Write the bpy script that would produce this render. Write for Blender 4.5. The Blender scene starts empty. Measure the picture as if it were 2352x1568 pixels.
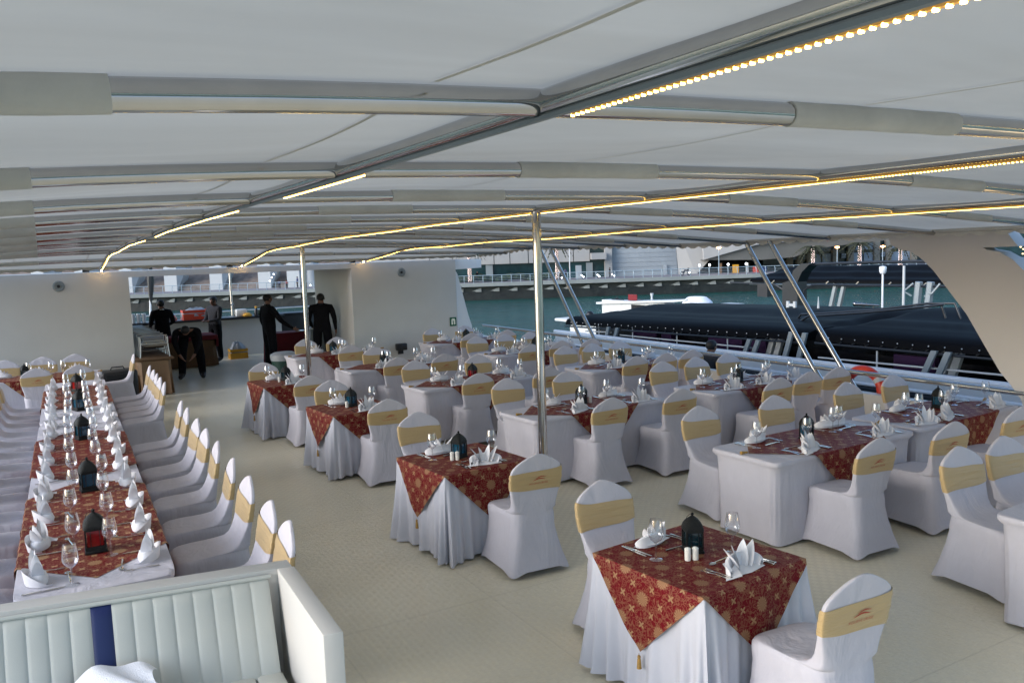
import bpy, bmesh, math, random
from math import sin, cos, pi, radians as R
from mathutils import Vector, Matrix
rnd = random.Random(7)
S = bpy.context.scene
C = S.collection
# ---------------------------------------------------------------- camera
PITCH, YAW, ROLL = 6.05, 29.5, 1.9
y_, p_, r_ = R(YAW), R(PITCH), R(ROLL)
F = Vector((sin(y_)*cos(p_), cos(y_)*cos(p_), -sin(p_)))
Rt = Vector((cos(y_), -sin(y_), 0)); U = Rt.cross(F)
R2 = cos(r_)*Rt - sin(r_)*U; U2 = cos(r_)*U + sin(r_)*Rt
cd = bpy.data.cameras.new('camera'); cam = bpy.data.objects.new('camera', cd); C.objects.link(cam)
M = Matrix((R2, U2, -F)).transposed().to_4x4(); M.translation = Vector((0, 0, 2.55)); cam.matrix_world = M
cd.sensor_width = 36; cd.lens = 1898/2352*36; cd.clip_start = 0.05; cd.clip_end = 3000
cd.dof.use_dof = False
S.camera = cam
S.render.resolution_x, S.render.resolution_y = 1024, 682
# ---------------------------------------------------------------- world and sun
SUN_EL, SUN_AZ = 20, -86          # azimuth clockwise from +Y: the light comes over the port side
w = bpy.data.worlds.new('World'); S.world = w; w.use_nodes = True
nt = w.node_tree; sky = nt.nodes.new('ShaderNodeTexSky'); sky.sky_type = 'NISHITA'; sky.sun_disc = False
sky.sun_elevation = R(SUN_EL); sky.sun_rotation = R(SUN_AZ); sky.air_density = 1.0; sky.dust_density = 1.2; sky.ozone_density = 3.0
bgn = nt.nodes['Background']; nt.links.new(sky.outputs[0], bgn.inputs[0]); bgn.inputs[1].default_value = 0.145
sl = bpy.data.lights.new('sun', 'SUN'); sl.energy = 1.5; sl.angle = R(45); sl.color = (.97, .97, 1)
so = bpy.data.objects.new('sun', sl); C.objects.link(so)
sd = Vector((sin(R(SUN_AZ))*cos(R(SUN_EL)), cos(R(SUN_AZ))*cos(R(SUN_EL)), sin(R(SUN_EL))))
so.rotation_euler = sd.to_track_quat('Z', 'Y').to_euler()
S.view_settings.view_transform = 'Standard'; S.view_settings.look = 'None'; S.view_settings.gamma = 1
S.view_settings.exposure = 1.17
# ---------------------------------------------------------------- helpers
def tag(o, label=None, cat=None, group=None, kind=None):
    if label: o['label'] = label
    if cat: o['category'] = cat
    if group: o['group'] = group
    if kind: o['kind'] = kind
    return o
def empty(name, loc, rz=0, label=None, cat=None, group=None):
    o = bpy.data.objects.new(name, None); C.objects.link(o); o.location = loc; o.rotation_euler = (0, 0, rz)
    o.empty_display_size = .05
    return tag(o, label, cat, group)
def copy_tree(o, parent=None):
    c = o.copy(); C.objects.link(c)
    if parent is not None: c.parent = parent
    for ch in list(o.children): copy_tree(ch, c)
    return c
class MB:
    def __init__(s): s.v = []; s.f = []; s.uv = {}; s.mi = []; s.cm = 0
    def add(s, vs, fs, uvs=None):
        b = len(s.v); s.v += [tuple(v) for v in vs]
        for f in fs: s.f.append(tuple(i+b for i in f)); s.mi.append(s.cm)
        if uvs:
            for i, u in enumerate(uvs): s.uv[b+i] = u
        return s
    def box(s, c, d, rz=0, m=None, taper=1.0, bev=0):
        x, y, z = [k/2 for k in d]
        if bev:
            bm = bmesh.new(); bmesh.ops.create_cube(bm, size=1)
            for v in bm.verts: v.co = Vector((v.co.x*d[0], v.co.y*d[1], v.co.z*d[2]))
            bmesh.ops.bevel(bm, geom=bm.edges[:], offset=bev, segments=2, affect='EDGES', profile=.5)
            vs = [v.co.copy() for v in bm.verts]; bm.verts.index_update()
            fs = [[v.index for v in f.verts] for f in bm.faces]; bm.free()
        else:
            vs = [Vector((i*x*(taper if k > 0 else 1), j*y*(taper if k > 0 else 1), k*z)) for i in (-1, 1) for j in (-1, 1) for k in (-1, 1)]
            fs = [(0, 1, 3, 2), (4, 6, 7, 5), (0, 4, 5, 1), (2, 3, 7, 6), (0, 2, 6, 4), (1, 5, 7, 3)]
        rm = Matrix.Rotation(rz, 3, 'Z')
        if m is not None: rm = m
        return s.add([rm @ v + Vector(c) for v in vs], fs)
    def tube(s, pts, r, n=10, cap=True, closed=False):
        pts = [Vector(p) for p in pts]; N = len(pts); rs = r if isinstance(r, (list, tuple)) else [r]*N
        vs = []; fs = []; up = None
        for i, p in enumerate(pts):
            if closed: t = (pts[(i+1) % N]-pts[i-1])
            else: t = (pts[min(i+1, N-1)]-pts[max(i-1, 0)])
            t = t.normalized() if t.length > 1e-9 else Vector((0, 0, 1))
            if up is None: up = t.orthogonal().normalized()
            up = (up - t*up.dot(t)); up = up.normalized() if up.length > 1e-6 else t.orthogonal().normalized()
            b = t.cross(up)
            for k in range(n):
                a = 2*pi*k/n; vs.append(p + (up*cos(a)+b*sin(a))*rs[i])
        for i in range(N if closed else N-1):
            j = (i+1) % N
            for k in range(n): fs.append((i*n+k, i*n+(k+1) % n, j*n+(k+1) % n, j*n+k))
        if cap and not closed: fs.append(tuple(range(n-1, -1, -1))); fs.append(tuple((N-1)*n+k for k in range(n)))
        return s.add(vs, fs)
    def lathe(s, prof, n=20, c=(0, 0, 0), sx=1, sy=1, rot=0):
        vs = []; fs = []
        for r, z in prof:
            for k in range(n):
                a = 2*pi*k/n+rot; vs.append((c[0]+r*cos(a)*sx, c[1]+r*sin(a)*sy, c[2]+z))
        for i in range(len(prof)-1):
            for k in range(n): fs.append((i*n+k, i*n+(k+1) % n, (i+1)*n+(k+1) % n, (i+1)*n+k))
        return s.add(vs, fs)
    def rings(s, rings, cap0=False, cap1=True):
        n = len(rings[0]); vs = [p for r in rings for p in r]; fs = []
        for i in range(len(rings)-1):
            for k in range(n): fs.append((i*n+k, i*n+(k+1) % n, (i+1)*n+(k+1) % n, (i+1)*n+k))
        if cap1: fs.append(tuple((len(rings)-1)*n+k for k in range(n)))
        if cap0: fs.append(tuple(range(n-1, -1, -1)))
        return s.add(vs, fs)
    def grid(s, fn, nu, nv, uvf=None):
        vs = []; uv = []
        for i in range(nu+1):
            for j in range(nv+1):
                vs.append(fn(i/nu, j/nv)); uv.append(uvf(i/nu, j/nv) if uvf else (i/nu, j/nv))
        fs = [(i*(nv+1)+j, (i+1)*(nv+1)+j, (i+1)*(nv+1)+j+1, i*(nv+1)+j+1) for i in range(nu) for j in range(nv)]
        return s.add(vs, fs, uv)
    def prism(s, poly, axis, a, b):
        # polygon in the plane normal to axis, extruded from a to b
        def P(u, v, t): return {'x': (t, u, v), 'y': (u, t, v), 'z': (u, v, t)}[axis]
        n = len(poly); vs = [P(u, v, a) for u, v in poly]+[P(u, v, b) for u, v in poly]
        fs = [tuple(range(n)), tuple(range(2*n-1, n-1, -1))]+[(i, (i+1) % n, n+(i+1) % n, n+i) for i in range(n)]
        return s.add(vs, fs)
    def ball(s, c, r, nu=10, nv=8, sc=(1, 1, 1)):
        prof = [(max(r*sin(pi*i/nv), 1e-4), -r*cos(pi*i/nv)) for i in range(nv+1)]
        vs = []; fs = []
        for rr, z in prof:
            for k in range(nu): a = 2*pi*k/nu; vs.append((c[0]+rr*cos(a)*sc[0], c[1]+rr*sin(a)*sc[1], c[2]+z*sc[2]))
        for i in range(nv):
            for k in range(nu): fs.append((i*nu+k, i*nu+(k+1) % nu, (i+1)*nu+(k+1) % nu, (i+1)*nu+k))
        return s.add(vs, fs)
    def xf(s, m, start=0):
        for i in range(start, len(s.v)): s.v[i] = tuple(m @ Vector(s.v[i]))
        return s
    def build(s, name, mat, parent=None, smooth=True, ang=38, loc=None, fixn=True, kind=None, weld=False):
        me = bpy.data.meshes.new(name); me.from_pydata(s.v, [], s.f)
        if s.uv:
            ul = me.uv_layers.new(name='UVMap')
            for l in me.loops: ul.data[l.index].uv = s.uv.get(l.vertex_index, (0, 0))
        for m in (mat if isinstance(mat, (list, tuple)) else [mat]): me.materials.append(m)
        if isinstance(mat, (list, tuple)):
            for p, i in zip(me.polygons, s.mi): p.material_index = i
        if fixn or weld:
            bm = bmesh.new(); bm.from_mesh(me)
            if weld: bmesh.ops.remove_doubles(bm, verts=bm.verts, dist=1e-4)
            if fixn: bmesh.ops.recalc_face_normals(bm, faces=bm.faces)
            bm.to_mesh(me); bm.free()
        if smooth: me.shade_smooth(); me.set_sharp_from_angle(angle=R(ang))
        o = bpy.data.objects.new(name, me); C.objects.link(o)
        if parent is not None: o.parent = parent
        if loc is not None: o.location = loc
        if kind: o['kind'] = kind
        return o
# ---------------------------------------------------------------- materials
class NT:
    def __init__(s, name):
        s.m = bpy.data.materials.new(name); s.m.use_nodes = True; s.t = s.m.node_tree; s.p = s.t.nodes['Principled BSDF']
        s.out = s.t.nodes['Material Output']
    def n(s, ty, **kw):
        x = s.t.nodes.new(ty)
        for k, v in kw.items(): setattr(x, k, v)
        return x
    def l(s, a, b): s.t.links.new(a, b)
    def math(s, op, a, b=None, c=None, clamp=False):
        x = s.n('ShaderNodeMath', operation=op, use_clamp=clamp)
        for i, q in enumerate((a, b, c)):
            if q is None: continue
            if isinstance(q, (int, float)): x.inputs[i].default_value = q
            else: s.l(q, x.inputs[i])
        return x.outputs[0]
    def coord(s, kind='Object'): return s.n('ShaderNodeTexCoord').outputs[kind]
    def noise(s, vec, scale, detail=3, rough=.5, dist=0, sc=None):
        if sc:
            mp = s.n('ShaderNodeMapping'); mp.inputs['Scale'].default_value = sc; s.l(vec, mp.inputs[0]); vec = mp.outputs[0]
        x = s.n('ShaderNodeTexNoise'); s.l(vec, x.inputs['Vector']); x.inputs['Scale'].default_value = scale
        x.inputs['Detail'].default_value = detail; x.inputs['Roughness'].default_value = rough; x.inputs['Distortion'].default_value = dist
        return x.outputs['Fac']
    def mix(s, f, a, b):
        x = s.n('ShaderNodeMix', data_type='RGBA')
        for i, q in ((0, f), (6, a), (7, b)):
            if isinstance(q, (int, float)): x.inputs[i].default_value = q
            elif isinstance(q, (tuple, list)): x.inputs[i].default_value = tuple(q)+(1,)*(4-len(q))
            else: s.l(q, x.inputs[i])
        return x.outputs[2]
    def ramp(s, f, a, b):
        x = s.n('ShaderNodeMapRange'); s.l(f, x.inputs[0]); x.inputs[1].default_value = a; x.inputs[2].default_value = b; return x.outputs[0]
    def bump(s, h, st, dist=.01):
        x = s.n('ShaderNodeBump'); x.inputs['Strength'].default_value = st; x.inputs['Distance'].default_value = dist; s.l(h, x.inputs['Height'])
        s.l(x.outputs[0], s.p.inputs['Normal'])
def mat(name, col, rough=.6, metal=0, var=.08, vs=3, bump=0, bs=60, spec=.5, bd=.004, coat=0, emit=None, es=0, alpha=1, sheen=0, space='Object', grime=0):
    k = NT(name); p = k.p
    p.inputs['Roughness'].default_value = rough; p.inputs['Metallic'].default_value = metal
    p.inputs['Specular IOR Level'].default_value = spec; p.inputs['Coat Weight'].default_value = coat
    p.inputs['Sheen Weight'].default_value = sheen
    v = k.coord(space)
    f = k.noise(v, vs, 5, .6)
    a = tuple(min(1, c*(1-var)) for c in col[:3]); b = tuple(min(1, c*(1+var)) for c in col[:3])
    cc = k.mix(k.ramp(f, .3, .7), a, b)
    if grime:
        g = k.noise(v, vs*.6, 8, .7); cc = k.mix(k.math('MULTIPLY', k.ramp(g, .52, .8), grime), cc, tuple(c*.55 for c in col[:3]))
    k.l(cc, p.inputs['Base Color'])
    rr = k.math('ADD', k.math('MULTIPLY', f, .14), rough-.07); k.l(rr, p.inputs['Roughness'])
    if bump: k.bump(k.noise(v, bs, 4, .6), bump, bd)
    if emit: p.inputs['Emission Color'].default_value = tuple(emit)+(1,); p.inputs['Emission Strength'].default_value = es
    return k.m
Mt = {}
def spandex_mat():
    k = NT('white_spandex'); p = k.p; v = k.coord(); oi = k.n('ShaderNodeObjectInfo')
    ad = k.n('ShaderNodeVectorMath', operation='ADD'); k.l(v, ad.inputs[0]); cm = k.n('ShaderNodeCombineXYZ'); k.l(k.math('MULTIPLY', oi.outputs['Random'], 40), cm.inputs[0]); k.l(cm.outputs[0], ad.inputs[1]); q = ad.outputs[0]
    f = k.noise(q, 5, 4, .6); k.l(k.mix(k.ramp(f, .3, .7), (.515, .495, .54), (.555, .535, .58)), p.inputs['Base Color'])
    p.inputs['Roughness'].default_value = .6; p.inputs['Specular IOR Level'].default_value = .3
    a = k.noise(q, 3.2, 3, .55, .9, sc=(1.6, 1.6, .45)); b = k.noise(q, 11, 4, .6, .5, sc=(1, 1, .5)); k.bump(k.math('ADD', a, k.math('MULTIPLY', b, .3)), .55, .035); return k.m
Mt['spandex'] = spandex_mat()
Mt['linen'] = mat('white_linen', (.53, .53, .58), .75, var=.03, vs=5, bump=.25, bs=260, bd=.001, sheen=.1)
Mt['napkin'] = mat('napkin_linen', (.76, .75, .77), .8, var=.02, vs=8, bump=.3, bs=90, bd=.002)
Mt['paint'] = mat('white_paint', (.55, .535, .505), .42, var=.04, vs=1.2, bump=.06, bs=7, bd=.004, grime=.06)
Mt['arch_shaded_paint'] = mat('shaded_white_paint', (.50, .475, .45), .45, var=.03, vs=1.2, bump=.06, bs=7, bd=.004)  # the white wall paint darkened: the backlit arch's shade is in the colour
Mt['paint_cool'] = mat('white_gelcoat', (.72, .74, .76), .3, var=.03, vs=1.5, coat=.2)
Mt['steel'] = mat('polished_steel', (.50, .49, .47), .09, 1, var=.05, vs=9)
Mt['steel_dull'] = mat('brushed_steel', (.55, .54, .52), .3, 1, var=.08, vs=9)
Mt['cutlery'] = mat('cutlery_steel', (.6, .58, .54), .18, 1, var=.05, vs=30)
Mt['sleeve'] = mat('canvas_sleeve', (.56, .545, .49), .9, var=.1, vs=4, bump=.4, bs=30, bd=.006, grime=.25)
Mt['seam'] = mat('canopy_seam', (.50, .48, .42), .9)
Mt['black_plastic'] = mat('black_plastic', (.012, .012, .014), .4, var=.2)
Mt['black_cloth'] = mat('black_cloth', (.006, .006, .008), .9, var=.3, vs=20, spec=.15)
Mt['grey_cloth'] = mat('dark_grey_cloth', (.028, .028, .034), .9, var=.3, vs=20)
Mt['skin'] = mat('brown_skin', (.20, .10, .065), .55, var=.1, vs=20)
Mt['hair'] = mat('black_hair', (.006, .005, .005), .6, var=.3, vs=60, bump=.6, bs=200)
Mt['lantern_metal'] = mat('pierced_black_metal', (.012, .013, .013), .45, .6, var=.3, vs=60, bump=1, bs=240, bd=.006)
Mt['blue_pane'] = mat('blue_glass_pane', (.0, .055, .10), .12, var=.2, vs=10, coat=.4)
Mt['red_pane'] = mat('red_glass_pane', (.22, .004, .006), .12, var=.2, vs=10, coat=.4)
Mt['teal_pane'] = mat('dark_teal_pane', (.0, .018, .026), .12, var=.2, vs=10, coat=.4)
Mt['ceramic'] = mat('white_ceramic', (.78, .76, .70), .2, var=.02, coat=.3)
Mt['leather'] = mat('white_leatherette', (.46, .475, .44), .42, var=.03, vs=3, bump=.25, bs=160, bd=.0015)
Mt['navy'] = mat('navy_leatherette', (.004, .014, .085), .45, var=.05, bump=.25, bs=160, bd=.0015)
Mt['towel'] = mat('white_towel', (.80, .82, .88), .95, var=.03, bump=.9, bs=180, bd=.006, sheen=.3)
Mt['oak'] = None
Mt['red_plastic'] = mat('red_plastic', (.55, .05, .02), .4, var=.1)
Mt['yellow_plastic'] = mat('yellow_plastic', (.6, .3, .02), .4, var=.1)
Mt['orange_ring'] = mat('orange_red_lifebuoy', (.62, .045, .018), .4, var=.1)
Mt['red_cloth'] = mat('dark_red_cloth', (.12, .006, .012), .85, var=.2)
Mt['brown_cloth'] = mat('brown_skirting', (.12, .065, .03), .8, var=.15)
Mt['green_plastic'] = mat('dark_green_plastic', (.006, .04, .03), .5, var=.2)
Mt['bag'] = mat('clear_bag', (.30, .32, .34), .3, var=.2, bump=1, bs=30, bd=.02)
Mt['sign_green'] = mat('sign_green', (.0, .09, .04), .5)
Mt['sign_white'] = mat('sign_white', (.8, .8, .65), .5)
Mt['canopy_black'] = mat('black_tarpaulin', (.004, .0042, .005), .6, spec=.03, var=.25, vs=.5, bump=.2, bs=1.0, bd=.02)
Mt['frame_black'] = mat('black_frame', (.007, .009, .012), .4, var=.1)
Mt['boat_grey'] = mat('grey_boat_paint', (.22, .25, .26), .4, var=.08, vs=1)
Mt['boat_dark'] = mat('dark_cabin', (.008, .008, .012), .25, var=.3, vs=1)
Mt['purple'] = mat('purple_cloth', (.055, .02, .10), .8, var=.2)
Mt['concrete'] = mat('pale_concrete', (.31, .34, .36), .85, var=.08, vs=.4, bump=.2, bs=3, grime=.2)
Mt['cap_concrete'] = mat('quay_cap_concrete', (.25, .27, .26), .85, var=.1, vs=.3, bump=.3, bs=4, grime=.3)
Mt['dark_concrete'] = mat('dark_grey_concrete', (.030, .036, .034), .8, var=.35, vs=.5, bump=.4, bs=3, grime=.4)  # dark tone of the quay's recessed bays and the bridge abutment
Mt['wet'] = mat('weedy_quay_face', (.010, .013, .012), .6, var=.6, vs=.8, bump=.6, bs=2, bd=.1)
Mt['stone'] = mat('brown_slope_stone', (.20, .155, .125), .9, var=.35, vs=.9, bump=.5, bs=3, grime=.4)
Mt['promenade'] = mat('promenade_paving', (.22, .20, .21), .8, var=.12, vs=.4)
Mt['panel'] = mat('white_facade_panel', (.36, .355, .34), .7, var=.06, vs=.3)
Mt['tower_white'] = mat('white_block', (.50, .52, .52), .7, var=.05, vs=.3)
Mt['glass_dark'] = mat('teal_glazing', (.010, .035, .04), .12, var=.6, vs=.25)
Mt['hedge'] = mat('hedge_leaves', (.018, .035, .014), .9, var=.5, vs=3, bump=1, bs=8, bd=.1)
Mt['rail_blue'] = mat('painted_rail', (.30, .38, .43), .5)
Mt['beige'] = mat('beige_stone_facade', (.32, .28, .22), .85, var=.1, vs=.5)
Mt['window_pale'] = mat('pale_window', (.30, .36, .42), .3, var=.25, vs=.6)
Mt['trunk'] = mat('palm_bark', (.10, .075, .06), .9, var=.4, vs=6, bump=1, bs=10)
Mt['frond'] = mat('palm_frond', (.03, .035, .015), .8, var=.4)
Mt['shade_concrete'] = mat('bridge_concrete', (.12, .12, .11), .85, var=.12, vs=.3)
Mt['lamp_orange'] = mat('orange_lamp', (1, .5, .2), .5, emit=(1, .42, .16), es=9)
Mt['lamp_white'] = mat('white_lamp', (1, 1, 1), .5, emit=(.85, .92, 1), es=6)
Mt['fairy'] = mat('fairy_light', (1, .8, .8), .5, emit=(1, .78, .72), es=3)
Mt['led'] = mat('warm_led', (1, .8, .4), .5, emit=(1, .64, .13), es=9)
Mt['led_end'] = mat('led_end_glow', (1, .8, .4), .5, emit=(1, .60, .18), es=90)
Mt['warm_strip'] = mat('warm_recess_light', (1, .8, .4), .5, emit=(1, .66, .30), es=1.6)
Mt['led_tape'] = mat('led_tape', (.35, .22, .08), .4, var=.1, emit=(1, .50, .09), es=.12)
Mt['tassel'] = mat('gold_tassel', (.42, .24, .06), .7, var=.3, vs=90, bump=1, bs=300)
Mt['red_print'] = mat('red_print', (.40, .045, .02), .7, var=.05)
Mt['screen_red'] = mat('dark_red_lid', (.16, .008, .015), .3)
Mt['paper'] = mat('white_plastic_tub', (.75, .75, .75), .5)
Mt['silver'] = mat('chrome_dish', (.25, .245, .24), .18, 1, var=.06, vs=8, bump=.2, bs=8)
def sash_mat():
    k = NT('gold_sash'); p = k.p; v = k.coord()
    f = k.noise(v, 3, 4, .6); k.l(k.mix(f, (.42, .285, .125), (.51, .36, .165)), p.inputs['Base Color'])
    p.inputs['Roughness'].default_value = .45; p.inputs['Sheen Weight'].default_value = .3
    wv = k.noise(v, 7, 4, .55, .6, sc=(.55, .8, 5)); k.bump(wv, .45, .02); return k.m
Mt['sash'] = sash_mat()
def oak_mat():
    k = NT('brown_wood'); p = k.p; v = k.coord()
    f = k.noise(v, 5, 6, .6, .3, sc=(1, 1, .12)); g = k.noise(v, 60, 3, .6, 0, sc=(1, 1, .08))
    k.l(k.mix(k.math('ADD', k.math('MULTIPLY', f, .6), k.math('MULTIPLY', g, .4)), (.10, .055, .025), (.25, .15, .075)), p.inputs['Base Color'])
    p.inputs['Roughness'].default_value = .6; return k.m
Mt['oak'] = oak_mat()
def canvas_mat():
    k = NT('white_canopy_canvas'); v = k.coord()
    f = k.noise(v, 1.1, 6, .62, .4, sc=(.5, 1.6, 1)); g = k.noise(v, .35, 4, .7, 1.0, sc=(.35, 1.3, 1)); h = k.noise(v, 9, 5, .6, 0, sc=(.3, 2, 1))
    col = k.mix(k.ramp(g, .44, .72), (.60, .57, .495), (.50, .465, .39))
    col = k.mix(k.math('MULTIPLY', k.ramp(f, .45, .75), .38), col, (.43, .40, .34)); col = k.mix(k.math('MULTIPLY', k.ramp(h, .45, .75), .14), col, (.50, .48, .42))
    d = k.n('ShaderNodeBsdfDiffuse'); t = k.n('ShaderNodeBsdfTranslucent'); m = k.n('ShaderNodeMixShader'); m.inputs[0].default_value = .42
    k.l(col, d.inputs[0]); k.l(col, t.inputs[0]); k.l(d.outputs[0], m.inputs[1]); k.l(t.outputs[0], m.inputs[2]); k.l(m.outputs[0], k.out.inputs[0])
    b = k.n('ShaderNodeBump'); b.inputs['Strength'].default_value = .35; b.inputs['Distance'].default_value = .03; k.l(f, b.inputs['Height']); k.l(b.outputs[0], d.inputs['Normal'])
    return k.m
Mt['canvas'] = canvas_mat()
def glass_mat():
    k = NT('clear_wine_glass'); tr = k.n('ShaderNodeBsdfTransparent'); gl = k.n('ShaderNodeBsdfGlossy'); gl.inputs['Roughness'].default_value = .03
    tr.inputs[0].default_value = (.93, .94, .95, 1); gl.inputs[0].default_value = (.95, .96, 1, 1)
    lw = k.n('ShaderNodeLayerWeight'); lw.inputs[0].default_value = .35
    f = k.math('ADD', k.math('MULTIPLY', lw.outputs['Facing'], .80), .06, clamp=True)
    m = k.n('ShaderNodeMixShader'); k.l(f, m.inputs[0]); k.l(tr.outputs[0], m.inputs[1]); k.l(gl.outputs[0], m.inputs[2]); k.l(m.outputs[0], k.out.inputs[0]); return k.m
Mt['glass'] = glass_mat()
def deck_mat():
    k = NT('cream_tread_plate'); p = k.p; v = k.coord(); sp = k.n('ShaderNodeSeparateXYZ'); k.l(v, sp.inputs[0]); x, y = sp.outputs[0], sp.outputs[1]
    cell = .048
    def fr(a): return k.math('FRACT', k.math('DIVIDE', a, cell))
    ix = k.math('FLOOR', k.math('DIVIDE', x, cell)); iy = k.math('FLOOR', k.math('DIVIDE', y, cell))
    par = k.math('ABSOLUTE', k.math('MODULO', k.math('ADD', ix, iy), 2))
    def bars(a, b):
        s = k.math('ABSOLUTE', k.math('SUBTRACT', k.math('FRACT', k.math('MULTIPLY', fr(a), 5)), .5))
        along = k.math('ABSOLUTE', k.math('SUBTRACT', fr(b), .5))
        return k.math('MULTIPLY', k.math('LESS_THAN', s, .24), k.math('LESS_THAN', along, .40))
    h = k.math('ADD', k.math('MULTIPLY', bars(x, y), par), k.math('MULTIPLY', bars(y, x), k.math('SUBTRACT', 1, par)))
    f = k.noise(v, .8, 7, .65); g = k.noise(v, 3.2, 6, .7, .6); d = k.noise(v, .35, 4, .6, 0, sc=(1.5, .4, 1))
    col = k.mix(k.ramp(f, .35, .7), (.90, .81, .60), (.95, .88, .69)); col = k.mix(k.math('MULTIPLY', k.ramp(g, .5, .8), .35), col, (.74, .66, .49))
    col = k.mix(k.math('MULTIPLY', k.ramp(d, .5, .7), .3), col, (.84, .79, .66)); col = k.mix(k.math('MULTIPLY', k.math('SUBTRACT', 1, h), .20), col, (.52, .46, .33))  # last mix paints the shade between the tread bars as a darker tone
    col = k.mix(k.math('MULTIPLY', par, .30), col, (.66, .59, .44))  # every other cell darkened: the crossed bars' differing reflection put into the colour
    def seam(a, per, off, wd):
        fx = k.math('FRACT', k.math('DIVIDE', k.math('ADD', a, off), per)); return k.math('LESS_THAN', k.math('ABSOLUTE', k.math('SUBTRACT', fx, .5)), wd/per)
    sm = k.math('MAXIMUM', seam(x, 1.22, .31, .004), seam(y, 2.44, .8, .004)); col = k.mix(k.math('MULTIPLY', sm, .16), col, (.40, .36, .27))
    k.l(col, p.inputs['Base Color']); rr = k.math('ADD', k.math('MULTIPLY', g, .25), .20); k.l(rr, p.inputs['Roughness'])
    hh = k.math('SUBTRACT', h, k.math('MULTIPLY', sm, .5)); k.bump(hh, 1.0, .0035); return k.m
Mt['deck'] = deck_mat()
def water_mat():
    k = NT('teal_canal_water'); p = k.p; v = k.coord(); f = k.noise(v, .06, 4, .6)
    k.l(k.mix(k.ramp(f, .3, .7), (.006, .058, .047), (.012, .092, .072)), p.inputs['Base Color']); p.inputs['Roughness'].default_value = .14; p.inputs['Specular IOR Level'].default_value = .32
    a = k.noise(v, .9, 6, .65, .4, sc=(1, 1, 1)); b = k.noise(v, .25, 3, .5)
    k.bump(k.math('ADD', a, k.math('MULTIPLY', b, 1.5)), 1.0, .55); return k.m
Mt['water'] = water_mat()
def brocade(name, red, gold):
    k = NT(name); p = k.p; v = k.coord('UV'); sp = k.n('ShaderNodeSeparateXYZ'); k.l(v, sp.inputs[0]); x, y = sp.outputs[0], sp.outputs[1]
    n1 = k.noise(v, 19, 1, .4, 1.6); n2 = k.noise(v, 27, 1, .4, 1.3)
    def line(n, w_): return k.math('LESS_THAN', k.math('ABSOLUTE', k.math('SUBTRACT', n, .5)), w_)
    scroll = k.math('MAXIMUM', line(n1, .042), line(n2, .030))
    P = .205
    def lat(ox, oy):
        ax = k.math('MULTIPLY', k.math('SUBTRACT', k.math('FRACT', k.math('ADD', k.math('DIVIDE', x, P), ox)), .5), P)
        ay = k.math('MULTIPLY', k.math('SUBTRACT', k.math('FRACT', k.math('ADD', k.math('DIVIDE', y, P), oy)), .5), P)
        r = k.math('SQRT', k.math('ADD', k.math('MULTIPLY', ax, ax), k.math('MULTIPLY', ay, ay))); t = k.math('ARCTAN2', ay, ax); return ax, ay, r, t
    ax, ay, r, t = lat(.5, .5)
    fl = k.math('LESS_THAN', r, k.math('ADD', .041, k.math('MULTIPLY', k.math('SINE', k.math('MULTIPLY', t, 14)), .005)))
    def star(ox, oy):
        _, _, r2, t2 = lat(ox, oy)
        return k.math('LESS_THAN', r2, k.math('ADD', .015, k.math('MULTIPLY', k.math('COSINE', k.math('MULTIPLY', t2, 4)), .0085)))
    st = k.math('MAXIMUM', star(0, 0), k.math('MAXIMUM', star(0, .5), star(.5, 0)))
    pet = k.math('ADD', .72, k.math('MULTIPLY', k.math('SINE', k.math('ADD', k.math('MULTIPLY', t, 14), k.math('MULTIPLY', r, 220))), .28)); med = k.math('MAXIMUM', k.math('MULTIPLY', fl, pet), st); g = k.math('MAXIMUM', k.math('MULTIPLY', scroll, .32), med)
    lum = k.noise(v, 5, 3, .6); gc = k.mix(lum, gold, tuple(c*1.25 for c in gold))
    k.l(k.mix(g, red, gc), p.inputs['Base Color']); p.inputs['Roughness'].default_value = .55; p.inputs['Specular IOR Level'].default_value = .12
    k.l(k.math('MULTIPLY', g, .35), p.inputs['Metallic'])
    k.bump(k.math('ADD', g, k.math('MULTIPLY', k.noise(v, 220, 2, .5), .6)), .5, .0012); return k.m
Mt['brocade'] = brocade('red_gold_brocade', (.135, .002, .007), (.30, .175, .09))
Mt['brocade_gold'] = brocade('bright_gold_brocade', (.135, .003, .008), (.42, .27, .14))
# ================================================================ the setting
bx = lambda: MB()
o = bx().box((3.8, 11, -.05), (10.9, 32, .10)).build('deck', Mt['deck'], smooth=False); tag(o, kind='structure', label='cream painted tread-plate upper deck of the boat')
hull = bx(); hull.box((3.8, 9.5, -2.16), (10.9, 34.6, 4.1)); tag(hull.build('hull', Mt['paint_cool'], smooth=False), 'white hull of the boat under the dining deck', kind='structure')
t_ = R(YAW); Fh = Vector((sin(t_), cos(t_), 0)); Rh = Vector((cos(t_), -sin(t_), 0))
def B(u, d, z): return Fh*d + Rh*u + Vector((0, 0, z))     # the far bank runs square to this bearing
MW = Matrix(((Rh.x, Fh.x, 0, 0), (Rh.y, Fh.y, 0, 0), (0, 0, 1, 0), (0, 0, 0, 1)))
sea = bx(); q = [B(-700, -400, -4), B(900, -400, -4), B(900, 1200, -4), B(-700, 1200, -4)]; sea.add(q, [(0, 1, 2, 3)])
tag(sea.build('water', Mt['water'], smooth=False), 'rippled teal canal water', kind='structure')
def bk(mb, name, m, **kw): return mb.xf(MW).build(name, m, **kw)
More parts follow.
